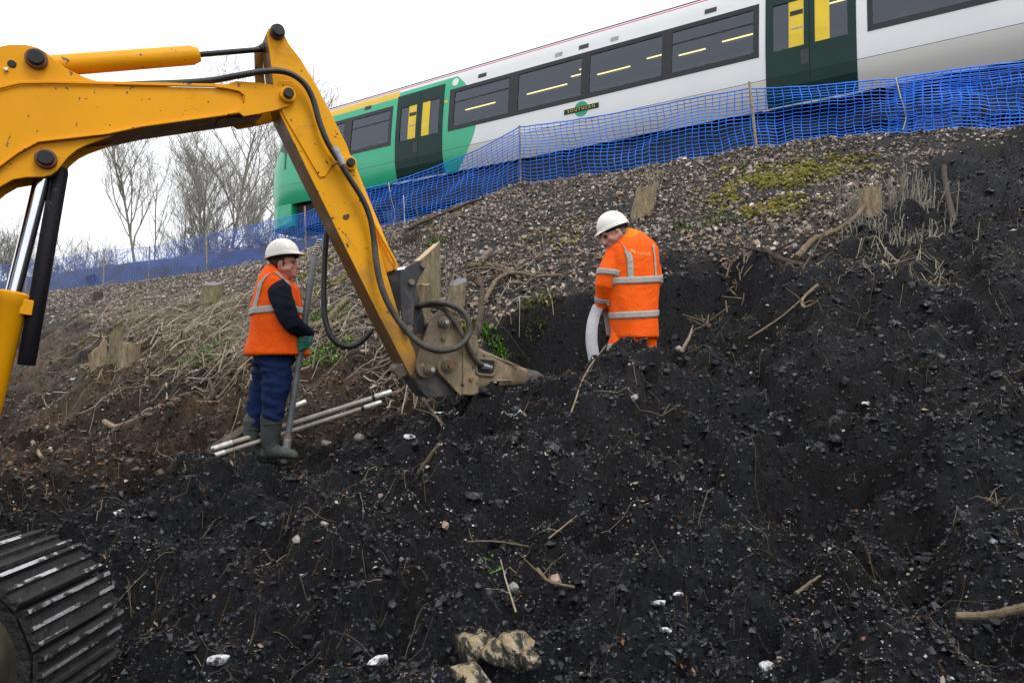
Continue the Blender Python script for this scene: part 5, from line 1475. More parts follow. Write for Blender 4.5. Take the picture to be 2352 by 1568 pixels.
    # gloved hand round the rod
    g = MB()
    rc = lambda v: w1(722 + (v - 585) * (655 - 722) / 460.0, v, -.10)
    g.ellipsoid(w1(707, 784, -.06), (Vector((.026, -.014, 0)), Vector((.02, .04, 0)), Vector((0, 0, .046))), 14, 10)
    g.capsule([w1(709, 768, -.03), w1(708, 780, -.05)], [.040, .036])
    for k, v in enumerate((775, 782.5, 790, 797)):
        c = rc(v); r = .037 + .002 * (k == 1); ln = (0.0, .25, .2, -.25)[k]
        pts = [c + Vector((r * math.cos(t), -r * math.sin(t), -0.004 * t)) for t in np.linspace(-0.2, 2.75 + ln, 7)]
        g.capsule(pts, [.014, .0135, .013, .0125, .012, .0115, .0105], 10)
    c = rc(803); g.capsule([w1(706, 797, -.07), c + Vector((.012, -.040, .0)), c + Vector((-.022, -.038, -.012)), c + Vector((-.052, -.026, -.022))], [.017, .015, .0135, .0115], 10)
    soft('glove', g, 0.0045, 'glove_green', body, 2)
    return body
man_with_rod()
def rod():
    b = w1(655, 1045, -.10); t = w1(722, 586, -.10); d = (t - b).normalized()
    root = empty('steel_rod', b); tag(root, 'tall grey steel rod held upright beside the man in the vest', 'rod')
    m = MB(); m.tube([b + d * .13, b.lerp(t, .3), b.lerp(t, .7), t - d * .012, t], [.0255, .0255, .026, .026, .022], 20); m.build('shaft', 'rod_grey', root, True)
    m = MB(); m.tube([b - d * .06, b - d * .03, b + d * .13], [.028, .033, .033], 20); m.build('coupling', 'coupling', root, True, 0.003)
    m = MB(); m.tube([b + d * .125, b + d * .155], .030, 18); m.build('rust_ring', 'rust_band', root, True)
    e = w1(735, 549, -.10); d2 = (e - t).normalized(); n = 90; _, U, W = frames([tuple(t), tuple(e)])
    m = MB(); m.tube([t - d2 * .01, e], 0.014, 12); m.build('threaded_end', 'pin_dark', root, True)
    m = MB(); pts = [np.array(tuple(t.lerp(e, k / n))) + .0175 * (math.cos(k * 2 * math.pi * 7 / n) * U[0] + math.sin(k * 2 * math.pi * 7 / n) * W[0]) for k in range(n + 1)]
    m.tube(pts, .0055, 6); m.build('thread', 'thread_pale', root, True)
rod()

# ---- the man in the coat, in the trench, seen from behind
GD = 6.0
def w2(u, v, d=0.0): return P(u, v, GD + d)
PX2 = GD / FPX
def man_in_coat():
    fwd = Vector((-0.84, -0.28, -0.52)); up = Vector((-0.40, 0.12, 0.90))
    hc = w2(1407, 536, -.02)
    m, L, (f, s, u) = head('h', hc, fwd, up, 1.1, None, 0, None, None)
    m.capsule([L(-.03, 0, -.04), w2(1445, 565, .02)], [.060, .075])
    m.capsule([w2(1448, 570, .02), w2(1452, 640, .02), w2(1455, 740, .02)], [.11, .13, .12])
    m.capsule([w2(1410, 592, .0), w2(1388, 652, .0), w2(1380, 705, .10)], [.055, .045, .032]); m.capsule([w2(1492, 590, .02), w2(1503, 648, .04), w2(1440, 690, .30)], [.055, .045, .03])
    ft = w2(1440, 960, .05); zf = Hs(ft.x, ft.y) + 0.05
    for uu, dd in ((1426, .0), (1478, .04)):
        h_, k_ = w2(uu, 760, dd), w2(uu - 4, 862, dd); a_ = Vector((k_.x, k_.y, zf)); m.capsule([h_, k_, a_], [.085, .065, .05])
    # left hand: palm, four fingers closed on the band, thumb across
    hp = w2(1378, 703, .10)
    m.ellipsoid(hp, (Vector((.020, 0, 0)), Vector((0, .042, 0)), Vector((0, 0, .045))), 14, 8)
    for k in range(4):
        c = hp + Vector((0, -.036 + .023 * k, -.040)); ln = (.9, 1.05, 1.0, .8)[k]
        m.capsule([c + Vector((-.004, 0, .02)), c + Vector((-.020, 0, -.014 * ln)), c + Vector((-.004, 0, -.034 * ln)), c + Vector((.018, 0, -.022))], [.0105, .010, .0095, .0085], 8)
    m.capsule([hp + Vector((.008, -.035, .01)), hp + Vector((.018, -.055, -.014)), hp + Vector((.012, -.060, -.044))], [.013, .012, .010], 8)
    body = soft('person', m, 0.0082, 'skin', None, 3)
    tag(body, 'man in long orange coat standing in the trench, back turned, head bowed left', 'person', 'workers in orange')
    m = MB(); m.ellipsoid(L(-.028, 0, .015), (f * .103, s * .088, u * .112)); m.ellipsoid(L(-.062, 0, -.045), (f * .05, s * .070, u * .055))
    soft('hair', m, 0.008, 'hair_grey', body, 3)
    m = MB()
    for e in (-1, 1): m.ellipsoid(L(.088, .034 * e, -.002), (f * .012, s * .014, u * .010), 10, 6)
    m.build('eyes', 'strap_black', body, True)
    m = MB(); m.ellipsoid(L(-.010, .092, -.018), (f * .008, s * .008, u * .008), 10, 6); m.build('ear_plug', 'door_yellow', body, True)
    hf = Vector((-0.90, -.06, -.36)).normalized(); hs_ = Vector((0.0, 1, 0)); hs_ = (hs_ - hf * hs_.dot(hf)).normalized(); hu = hs_.cross(hf).normalized(); hu = hu if hu.z > 0 else -hu
    helmet(w2(1407, 521, -.01), hf, hs_, hu, 1.04, body)
    # coat
    rows = [(538, 1456, 24, .09), (548, 1456, 34, .12), (558, 1455, 48, .15), (572, 1451, 60, .17), (600, 1451, 63, .185), (640, 1452, 60, .19), (690, 1452, 57, .195), (740, 1455, 54, .20), (777, 1458, 52, .205)]
    m = MB(); m.loft([(w2(c, v, .03), Vector((hw * PX2, 0.02, 0)), Vector((-.02, sd, 0))) for v, c, hw, sd in rows], 36, 2.3)
    m.capsule([w2(1410, 594, -.01), w2(1398, 625, -.03), w2(1390, 655, -.03), w2(1387, 680, .03), w2(1382, 698, .08)], [.100, .100, .093, .080, .068], 20)
    m.capsule([w2(1490, 594, .03), w2(1499, 625, .04), w2(1501, 645, .06), w2(1470, 680, .26)], [.085, .078, .075, .06], 18)
    coat = soft('coat', m, 0.011, 'hi_vis_coat', body, 4, (0.022, 4, 33, (1.3, 1, .6)))
    m = MB(); m.loft([(w2(1456, 558, .02), Vector((.160, .02, -.02)), Vector((0, .125, 0))), (w2(1456, 543, .02), Vector((.118, .02, -.02)), Vector((0, .105, 0))), (w2(1455, 531, .02), Vector((.090, .02, -.022)), Vector((0, .085, 0)))], 28)
    soft('coat_collar', m, 0.009, 'hi_vis_collar', body, 3, (0.008, 8, 3))
    # tapes: two round the body, braces, sleeves
    for v, c, hx in ((645, 1455, .23), (722, 1455, .225)):
        ring = [w2(c, v, .03) + Vector((math.cos(t) * hx, math.sin(t) * .21, .02 * math.sin(t * 1.0) + 0.012 * math.cos(t))) for t in np.linspace(math.pi * 0.86, math.pi * 2.14, 19)]
        strip_on(coat, ring, 0.058, 'reflective_tape', body)
    strip_on(coat, [w2(1421, 556, -.1), w2(1434, 566, -.16), w2(1446, 592, -.17), w2(1448, 618, -.17), w2(1449, 640, -.18)], 0.052, 'reflective_tape', body, side=lambda t, d: Vector((1, 0, 0)) if t > .35 else Vector((.6, 0, -.8)))
    strip_on(coat, [w2(1494, 566, -.08), w2(1500, 590, -.1), w2(1503, 640, -.1)], 0.035, 'reflective_tape', body, side=lambda t, d: Vector((0, 1, 0)))
    for cen, ax, r in (((1397, 628, -.03), Vector((-.16, 0, -1)), .105), ((1385, 688, .05), Vector((-.1, .5, -1)), .082), ((1500, 640, .05), Vector((.15, .2, -1)), .085)):
        q = w2(*cen); ax = ax.normalized(); a = ax.cross(Vector((0, 1, 0))).normalized(); b = ax.cross(a)
        a0, a1 = (0.0, 2 * math.pi)
        strip_on(coat, [q + a * (r * 1.15 * math.cos(t)) + b * (r * 1.15 * math.sin(t)) for t in np.linspace(a0, a1, 17)], 0.052, 'reflective_tape', body, side=lambda t, d, ax=ax: ax)
    # faded lettering on the back
    def text(body_, size, loc, mat, name, spacing=1.0):
        tc = bpy.data.curves.new('t', 'FONT'); tc.body = body_; tc.size = size; tc.space_character = spacing
        to = bpy.data.objects.new('t', tc); COL.objects.link(to)
        me = bpy.data.meshes.new_from_object(to.evaluated_get(bpy.context.evaluated_depsgraph_get())); bpy.data.objects.remove(to)
        q = Vector(loc); rot = Matrix.Rotation(R(90), 4, 'X')
        M = Matrix.Translation(q) @ Matrix.Rotation(R(-6), 4, 'Y').inverted() @ rot
        me.transform(M)
        me.materials.clear(); o = link(name, me, mat, body)
        w = o.modifiers.new('w', 'SHRINKWRAP'); w.target = coat; w.wrap_method = 'PROJECT'; w.use_project_y = True; w.use_positive_direction = True; w.use_negative_direction = False; w.use_project_x = False; w.use_project_z = False; w.offset = 0.003; w.wrap_mode = 'OUTSIDE_SURFACE'
        bake(o)
    text('nuttall', 0.045, w2(1472, 574, -.35), 'print_pale', 'coat_lettering', 1.05)
    m = MB()
    for k, (a, b) in enumerate(((0, .0), (.016, -.008), (.030, -.016))):
        c = w2(1458, 565, -.35) + Vector((a, 0, b - .005)); m.add([c + Vector((-.012, 0, .014)), c + Vector((.004, 0, .016)), c + Vector((.014, 0, -.018)), c + Vector((.004, 0, -.006))], [(0, 1, 2, 3)])
    o = m.build('coat_emblem', 'print_pale', body)
    w = o.modifiers.new('w', 'SHRINKWRAP'); w.target = coat; w.wrap_method = 'PROJECT'; w.use_project_y = True; w.use_project_x = False; w.use_project_z = False; w.use_positive_direction = True; w.offset = 0.004; w.wrap_mode = 'OUTSIDE_SURFACE'; bake(o)
    # trousers and boots
    m = MB(); m.loft([(w2(1455, 752, .03), Vector((.185, 0, 0)), Vector((0, .165, 0))), (w2(1452, 792, .03), Vector((.18, 0, 0)), Vector((0, .16, 0)))], 28)
    feet = []
    for uu, dd in ((1426, .0), (1478, .04)):
        h_, k_ = w2(uu, 785, dd), w2(uu - 4, 862, dd); a_ = Vector((k_.x, k_.y, zf + .12)); feet.append(a_); m.capsule([h_, k_, a_], [.115, .10, .09], 18)
    tro = soft('trousers', m, 0.012, 'hi_vis_coat', body, 3, (0.018, 8, 4))
    for uu, dd in ((1426, .0),):
        q = w2(uu, 800, dd); strip_on(tro, [q + Vector((.14 * math.cos(t), .14 * math.sin(t), .01)) for t in np.linspace(0, 2 * math.pi, 17)], 0.06, 'reflective_tape', body)
    for a_ in feet:
        m = MB(); m.capsule([a_ + UP * .05, a_ - UP * .08], [.07, .062]); m.capsule([a_ - UP * .1, a_ + Vector((-.06, .17, -.11))], [.055, .045]); soft('boot', m, 0.01, 'boot_grey', body, 3)
    return body
t = NT('print_pale'); t.col((0.80, 0.47, 0.12)); t.set(Roughness=0.7)
man_in_coat()
def drain_band():
    # a flat white band looped over his hand, both tails hanging into the trench
    def ribbon(path, w, name, parent=None):
        pts = [Vector(tuple(p)) for p in smoothpath([p[0] for p in path], 8)]; n = len(pts)
        tw = np.interp(np.linspace(0, 1, n), np.linspace(0, 1, len(path)), [p[1] for p in path])
        V = []; F = []
        for i, p in enumerate(pts):
            sd = Vector((math.cos(tw[i]), math.sin(tw[i]), 0.04))
            d = (pts[min(i + 1, n - 1)] - pts[max(i - 1, 0)]).normalized(); nn = sd.cross(d).normalized()
            for q in (-.5, -.02, .02, .5): V.append(p + sd * w * q + nn * (0.0025 if abs(q) < .1 else 0))
        for i in range(n - 1):
            for k in range(3): F.append((i * 4 + k, i * 4 + k + 1, (i + 1) * 4 + k + 1, (i + 1) * 4 + k))
        m = MB(); m.add(V, F); o = m.build(name, 'band_white', parent, True); s = o.modifiers.new('s', 'SOLIDIFY'); s.thickness = .004; return o
    o = ribbon([(w2(1405, 770, .22), .3), (w2(1400, 735, .20), .3), (w2(1392, 708, .16), .25), (w2(1379, 697, .10), .1), (w2(1370, 712, .02), .1), (w2(1361, 745, -.03), .15), (w2(1359, 785, -.05), .15), (w2(1366, 830, -.06), .1), (w2(1374, 870, -.06), .1)], 0.105, 'drain_band')
    tag(o, 'flat white band hanging from the hand of the man in the trench', 'band')
drain_band()
# ================================================================== THINGS ON THE BANK
def pipe(a, b, r, label, name='steel_pipe', mat='pipe_pale', group='pipes lying by the man', ends=True):
    a, b = Vector(a), Vector(b); d = (b - a).normalized()
    root = empty(name, a); tag(root, label, 'pipe', group)
    m = MB(); m.tube([a, a.lerp(b, .33), a.lerp(b, .66), b], r, 18); m.build('shaft', mat, root, True)
    if ends:
        m = MB(); m.tube([b - d * .13, b - d * .12, b + d * .02, b + d * .025], [r, r * 1.28, r * 1.28, r * 1.1], 18); m.build('socket', 'thread_pale', root, True)
        m = MB(); m.tube([b - d * .16, b - d * .135], r * 1.12, 16); m.build('collar_ring', 'pin_dark', root, True)
        m = MB(); m.tube([a - d * .02, a + d * .14], [r * 1.1, r * 1.2], 18); m.build('socket', 'thread_pale', root, True)
def gp(u, v, lift=0.0):
    q = rawhit(shape0, u, v); q.z = max(Hs(q.x, q.y), q.z) + lift; return q
pa, pb = P(492, 1030, 5.45), P(893, 902, 6.05)
def onsurf(q, lift): return Vector((q.x, q.y, Hs(q.x, q.y) + lift))
def lie(a, b, lift):
    """rest a straight bar on the ground between two points"""
    hi = max((Hs(a.x + (b.x - a.x) * t, a.y + (b.y - a.y) * t) - (a.z + (b.z - a.z) * t)) for t in np.linspace(0, 1, 25))
    dz = Vector((0, 0, 0.5 * hi + lift)) if hi > 0 else Vector((0, 0, lift * .2)); return a + dz * .35, b + dz * .35
a, b = lie(pa, pb, .02); pipe(a, b, .020, 'long pale pipe lying uphill behind the boots to the breaker')
a, b = lie(P(474, 1052, 5.33), P(870, 926, 5.90), .02); pipe(a, b, .017, 'lower pale pipe lying close alongside the longest one')
a, b = lie(P(560, 985, 5.9), P(697, 925, 6.15), .02); pipe(a, b, .020, 'short grey pipe poking out behind the trouser legs')
def plank():
    a, b = P(462, 1052, 5.5), P(585, 972, 5.9); a.z += .01; d = (b - a).normalized(); sd = d.cross(UP).normalized(); up = sd.cross(d)
    m = MB(); m.box((a + b) * .5, (d, sd, up), ((b - a).length * .5, .075, .018)); o = m.build('timber_board', 'plank_dark', None, False, .004); tag(o, 'dark weathered board lying behind the two boots', 'board')
plank()

def stump(u, v, r, h, label, lean=(0, 0), bark_='bark_brown', cut='cut_pale', tilt=0.25, tdir=None, group='cut tree stumps', name='tree_stump', flare=1.25):
    q = gp(u, v); root = empty(name, q); tag(root, label, 'stump', group)
    rng = random.Random(int(u * 7 + v)); n = 20; rows = 7
    ph = [rng.uniform(0, 6.28) for _ in range(4)]
    lobes = [1 + .07 * math.sin(2 * t + ph[0]) + .05 * math.sin(3 * t + ph[1]) + .03 * math.sin(5 * t + ph[2]) for t in [2 * math.pi * k / n for k in range(n)]]
    td = Vector((tdir or (0.0, -1.0, 0))).normalized() if tdir else Vector((math.cos(ph[3]), math.sin(ph[3]), 0))
    V = []; F = []
    for i in range(rows + 1):
        t = i / rows; fl = 1 + (flare - 1) * (1 - t) ** 2.5
        for k in range(n):
            a = 2 * math.pi * k / n; x, y = r * fl * lobes[k] * math.cos(a), r * fl * lobes[k] * math.sin(a)
            z = -0.18 + (h + 0.18) * t
            jt = 1 + rng.gauss(0, .022); x *= jt; y *= jt
            if i == rows: z += rng.gauss(0, .004); z += -tilt * (x * td.x + y * td.y)
            V.append((x + lean[0] * max(z, 0), y + lean[1] * max(z, 0), z))
    for i in range(rows):
        for k in range(n): F.append((i * n + k, i * n + (k + 1) % n, (i + 1) * n + (k + 1) % n, (i + 1) * n + k))
    def loc(nm, V, F, mat, smooth):
        m = MB(); m.add(V, F); o = bpy.data.objects.new(nm, m.mesh(nm, smooth)); COL.objects.link(o); o.parent = root; o.data.materials.append(MATS[mat]); return o
    loc('bark', V, F, bark_, True)
    top = V[-n:]; c = tuple(sum(p[i] for p in top) / n for i in range(3))
    TV = [c] + [(c[0] + (p[0] - c[0]) * .97, c[1] + (p[1] - c[1]) * .97, p[2] + .003) for p in top]
    loc('cut_face', TV, [(0, 1 + k, 1 + (k + 1) % n) for k in range(n)], cut, False)
    return root
stump(232, 866, .115, .40, 'left half of the twin cut stump, its pale slanted face up', (-.18, 0), 'bark_tan', tilt=1.0, tdir=(-.9, -.6, 0))
stump(294, 850, .135, .36, 'right half of the twin cut stump, flat topped and tan', (.05, 0), 'bark_tan', 'cut_pale', .05)
stump(264, 842, .085, .48, 'dark mossy stem between the twin cut stumps', (.02, 0), 'bark_mossy', 'cut_grey', .5)
stump(486, 706, .18, .40, 'grey topped stump on the bank left of the man in the vest', (0, 0), 'bark_mossy', 'cut_grey', .25, (0, -1, 0))
stump(225, 690, .11, .22, 'small dark stump below the fence at far left', (0, 0), 'bark_dark', 'cut_grey', .1)
stump(208, 648, .14, .20, 'black burnt stump on the crest at far left', (0, 0), 'bark_dark', 'cut_grey', .3)
stump(978, 702, .155, .62, 'tall mossy stump with pale slanted top behind the black link', (.0, .0), 'bark_mossy', tilt=.9, tdir=(-1, -.6, 0))
stump(972, 722, .10, .34, 'short round pale topped stump leaning on the tall mossy one', (-.03, 0), 'bark_brown', 'cut_pale', .15, (0, -1, 0))
stump(1045, 710, .095, .30, 'grey topped cut stump right of the tall mossy one', (.12, 0), 'bark_tan', 'cut_grey', .55, (-.4, -1, 0))
stump(1475, 492, .13, .36, 'lone squat stump on the stones above the bowed man', (.22, 0), 'bark_tan', 'cut_grey', .2, (0, -1, 0))
stump(1998, 522, .10, .22, 'short tan stump among the coppice shoots at right', (0, 0), 'bark_tan', 'cut_pale', .1)

def limb(uvs, r0, r1, label, mat='bark_brown', cat='branch', name='fallen_branch', group='branches and roots on the bank', sides=9, twig=0, seed=0, depth=None):
    """branch lying on or rising from the ground; uvs: (u, v, lift) on the surface"""
    pts = []
    for q in uvs:
        g = gp(q[0], q[1]) if len(q) < 4 else P(q[0], q[1], q[3])
        pts.append(g + Vector((0, 0, q[2])))
    path = smoothpath(pts, 6); n = len(path); rng = random.Random(seed + int(uvs[0][0]))
    path = [p + np.array([rng.gauss(0, r0 * .10) for _ in range(3)]) for p in path]
    rad = [(r0 + (r1 - r0) * i / (n - 1)) * rng.uniform(.93, 1.07) for i in range(n)]
    m = MB(); m.tube(path, rad, sides)
    for k in range(twig):
        i = rng.randrange(1, n - 1); p = path[i]; d = np.array([rng.gauss(0, 1), rng.gauss(0, 1), abs(rng.gauss(0, .6))]); d /= np.linalg.norm(d)
        l = rng.uniform(4, 14) * r0 + .06; q1 = p + d * l * .5 + np.array([0, 0, .01]); q2 = p + d * l + np.array([rng.gauss(0, .02), 0, rng.gauss(0, .02)])
        m.tube([p, q1, q2], [rad[i] * .5, rad[i] * .4, rad[i] * .2], 5)
    o = m.build(name, mat, None, True); tag(o, label, cat, group); return o
limb([(690, 770, .05), (742, 752, .06), (795, 700, .07)], .045, .04, 'thick cut log lying on the bank under the dipper', 'bark_brown', 'log', 'cut_log')
limb([(1078, 615, .03), (1100, 625, .08), (1135, 622, .05), (1170, 640, .05), (1195, 650, .02)], .038, .022, 'crooked brown branch on the stones right of the tall stump', 'bark_brown', twig=2)
limb([(1105, 612, .08), (1128, 598, .13)], .035, .032, 'short sawn branch end above the crooked one', 'bark_grey', 'branch')
limb([(1110, 700, .02), (1140, 665, .07), (1180, 650, .08), (1230, 645, .05), (1290, 642, .02)], .028, .018, 'long curved branch below the crooked one on the stones', 'bark_brown')
limb([(1150, 660, .02), (1220, 628, .14), (1330, 620, .12), (1400, 630, .02)], .008, .006, 'thin dark cane arching over the stones', 'bark_dark')
limb([(1085, 790, .0), (1100, 775, .10), (1106, 735, .28), (1098, 705, .36)], .035, .024, 'dark upright broken branch beside the breaker', 'bark_dark', twig=2)
limb([(930, 535, .02), (985, 515, .05), (1040, 490, .06), (1100, 468, .06), (1165, 455, .03)], .035, .018, 'long black branch lying along the crest below the fence', 'bark_dark', twig=5)
limb([(1040, 500, .03), (1080, 505, .04), (1115, 510, .03)], .018, .01, 'forked grey stick under the long black branch', 'bark_grey', twig=2)
limb([(1830, 600, .03), (1870, 570, .07), (1920, 550, .08), (1965, 540, .10), (2000, 520, .12)], .032, .020, 'thick brown root curving down from the coppice stump', 'bark_brown', 'root', 'exposed_root')
limb([(1755, 590, .06), (1800, 612, .05), (1850, 622, .03)], .03, .02, 'dark root end sticking from the cut face', 'bark_dark', 'root', 'exposed_root', twig=2)
limb([(1830, 690, .0), (1850, 640, .05), (1890, 570, .12), (1925, 520, .2)], .011, .007, 'thin straight dark stem leaning across the thick root', 'bark_dark')
limb([(2170, 470, .3), (2180, 500, .16), (2195, 545, .0)], .024, .03, 'dark stub standing right of the coppice shoots', 'bark_dark', twig=2)
limb([(1565, 820, .03), (1582, 800, .07), (1592, 775, .10)], .016, .008, 'pale forked root standing by the coat hem', 'root_pale', 'root', 'exposed_root', twig=3)
limb([(1880, 710, .06), (1845, 730, .07), (1850, 755, .05), (1880, 770, .03)], .013, .007, 'pale hooked root end on the black soil', 'root_pale', 'root', 'exposed_root', twig=2)
limb([(1720, 790, .02), (1790, 765, .05), (1840, 735, .05)], .008, .005, 'straight pale root running across the black slope', 'root_pale', 'root', 'exposed_root', sides=6)
limb([(1312, 970, .02), (1345, 905, .10), (1392, 845, .12)], .007, .004, 'thin yellowish root reaching down from the heap', 'root_pale', 'root', 'exposed_root', sides=6, twig=3)
limb([(968, 925, .06), (985, 950, .05), (1015, 985, .03)], .016, .010, 'brown twig below the breaker head', 'bark_brown', twig=2)
limb([(965, 1105, .02), (985, 1115, .05), (1010, 1125, .03)], .020, .012, 'rusty brown root lump on the dug soil', 'bark_brown', 'root', 'exposed_root')
limb([(1075, 1255, .02), (1140, 1258, .03), (1215, 1265, .02)], .0045, .0035, 'long level brown stick in the middle foreground', 'bark_brown', sides=6, twig=2)
limb([(1260, 1245, .01), (1300, 1222, .03), (1325, 1205, .04)], .004, .0025, 'pale short stick slanting right of the level one', 'root_pale', sides=6, twig=1)
limb([(1235, 1325, .03), (1262, 1352, .03), (1320, 1360, .02)], .008, .005, 'bent root with pale stub in the right foreground', 'bark_brown', 'root', 'exposed_root', twig=2)
limb([(1185, 1420, .02), (1165, 1390, .08), (1150, 1360, .13)], .004, .0025, 'tuft of yellow straw standing above the sandstone blocks', 'dry_stem', 'straw', 'straw_tuft', sides=5, twig=3)
limb([(2200, 1485, .04), (2275, 1498, .05), (2365, 1520, .05)], .012, .014, 'grey stick entering at the lower right corner', 'bark_brown')
limb([(2270, 1292, .02), (2310, 1280, .03), (2370, 1268, .04)], .003, .0045, 'wiry pale roots at the right edge', 'root_pale', 'root', 'exposed_root', sides=6, twig=8)
limb([(1830, 1370, .01), (1860, 1355, .02), (1885, 1340, .03)], .007, .004, 'orange brown bark splinter on the soil at right', 'bark_brown', 'splinter', 'bark_splinter', sides=5)
limb([(240, 975, .03), (275, 990, .04), (345, 988, .03)], .03, .022, 'pale cut branch piece below the twin stumps', 'root_pale')
limb([(68, 1010, .04), (80, 1035, .05), (95, 1055, .02)], .022, .016, 'pale splintered wood chunk at far left', 'root_pale')
limb([(475, 940, .0), (488, 930, .08), (478, 905, .16)], .022, .018, 'dark stub of stem left of the blue trousers', 'bark_dark')
limb([(420, 1130, .1), (450, 1080, .03), (530, 1020, .03)], .010, .006, 'dark bent stick on the brown soil near the board', 'bark_dark', twig=2)

def stone(u, v, r, mat, label, cat='stone', name='stone', seed=0, squash=(1, .8, .7), lift=.2, group='loose stones in the soil'):
    q = gp(u, v); rng = np.random.default_rng(int(u * 3 + v) + seed)
    bm = bmesh.new(); bmesh.ops.create_icosphere(bm, subdivisions=3, radius=1)
    co = np.array([tuple(x.co) for x in bm.verts]); d = vnoise3(co, 1.3, int(u)) * .5 + vnoise3(co, 3.1, int(v)) * .22
    pln = rng.normal(size=(16, 3)); pln /= np.linalg.norm(pln, axis=1, keepdims=True)
    co = co * (1 + d)[:, None]
    for p_ in pln:                                        # chipped flats
        k = co @ p_; ex = np.maximum(k - rng.uniform(.48, .80), 0); co -= ex[:, None] * p_[None] * .9
    co *= np.array(squash)[None]
    a = rng.uniform(0, 6.28); c, s = math.cos(a), math.sin(a); co = co @ np.array([[c, -s, 0], [s, c, 0], [0, 0, 1]])
    for x, p_ in zip(bm.verts, co): x.co = p_ * r
    me = bpy.data.meshes.new(name); bm.to_mesh(me); bm.free()
    o = bpy.data.objects.new(name, me); COL.objects.link(o); o.location = q + Vector((0, 0, r * lift)); me.materials.append(MATS[mat]); tag(o, label, cat, group); return o
stone(1095, 1492, .105, 'sandstone', 'left sandstone block of three half buried at the bottom', 'rock', 'sandstone_block', squash=(1.1, .8, .75), lift=-.1)
stone(1172, 1490, .100, 'sandstone', 'right sandstone block of three with flat tan faces', 'rock', 'sandstone_block', 4, (1, .8, .85), lift=-.1)
stone(1135, 1508, .06, 'sandstone', 'small sandstone chunk wedged between the three blocks', 'rock', 'sandstone_block', 2, (1, .9, .9), lift=.0)
stone(1215, 1512, .05, 'sandstone', 'small sandstone chunk right of the three blocks', 'rock', 'sandstone_block', 5, (1.2, .9, .8), lift=.0)
stone(1080, 1572, .105, 'sandstone', 'lowest sandstone block of three cut by the frame edge', 'rock', 'sandstone_block', 9, (1.3, .8, .8), lift=-.1)
for (u, v, r, mt, lb) in ((942, 1008, .045, 'chalk', 'flat white stone below the breaker'), (1940, 1278, .028, 'chalk', 'white chalk lump on the right slope'), (1768, 1540, .034, 'chalk', 'large white chalk lump at bottom right'), (872, 1525, .036, 'chalk', 'white chalk lump left of the sandstone blocks'),
                          (498, 1556, .036, 'chalk', 'striped white lump at the bottom left of centre'), (1515, 1470, .024, 'chalk', 'white chalk lump right of the sandstone blocks'), (1560, 1368, .022, 'chalk', 'small white lump above the other one right of the blocks'), (1525, 1500, .020, 'chalk', 'smallest white lump right of the sandstone blocks'),
                          (748, 1022, .05, 'stone_grey', 'grey stone right of the rod foot'), (825, 1008, .055, 'stone_grey', 'brownish grey stone in front of the pipe socket'), (1275, 1335, .038, 'stone_pink', 'pink stone beside the bent root'), (1022, 1212, .035, 'stone_pink', 'pink stone below the rusty root lump'),
                          (873, 1152, .03, 'stone_pink', 'pinkish pebble left of the rusty root lump'), (682, 1312, .032, 'stone_grey', 'pale grey stone in the left foreground'), (742, 1322, .028, 'stone_grey', 'smaller grey stone right of the pale one'), (695, 1362, .026, 'chalk', 'white pebble under the two grey stones'),
                          (1455, 965, .045, 'stone_grey', 'dark lump of stone on the heap front'), (1560, 808, .05, 'stone_grey', 'grey cobble at the trench rim'), (1180, 1352, .032, 'stone_grey', 'grey stone above the sandstone blocks'), (275, 1180, .03, 'chalk', 'white curled scrap on the soil at left'),
                          (168, 885, .05, 'chalk', 'white stone on the brown bank at far left'), (1915, 885, .04, 'stone_grey', 'flat grey stone on the black slope'), (1990, 955, .03, 'chalk', 'pale pebble on the black slope')):
    stone(u, v, r * (1.25 if mt == 'chalk' else 1), mt, lb, squash=(1.25, .8, .42) if mt == 'chalk' else (1, .8, .7))

def bits_of_wrapper():
    for (u, v, lb) in ((1025, 960, 'crumpled white plastic strip below the breaker'), (1180, 962, 'torn white plastic scrap right of the crumpled strip')):
        q = gp(u, v, .02); rng = random.Random(u); V = []; F = []; n = 9
        for i in range(n):
            c = q + Vector((-.09 + .18 * i / (n - 1), rng.gauss(0, .018), abs(rng.gauss(0, .014))))
            w = .006 + .012 * rng.random(); V += [c + Vector((0, -w, w * rng.gauss(0, .8))), c + Vector((0, w, w * rng.gauss(0, .8)))]
        for i in range(n - 1): F.append((2 * i, 2 * i + 1, 2 * i + 3, 2 * i + 2))
        m = MB(); m.add(V, F); o = m.build('plastic_scrap', 'chalk'); s = o.modifiers.new('s', 'SOLIDIFY'); s.thickness = .002; tag(o, lb, 'scrap')
bits_of_wrapper()

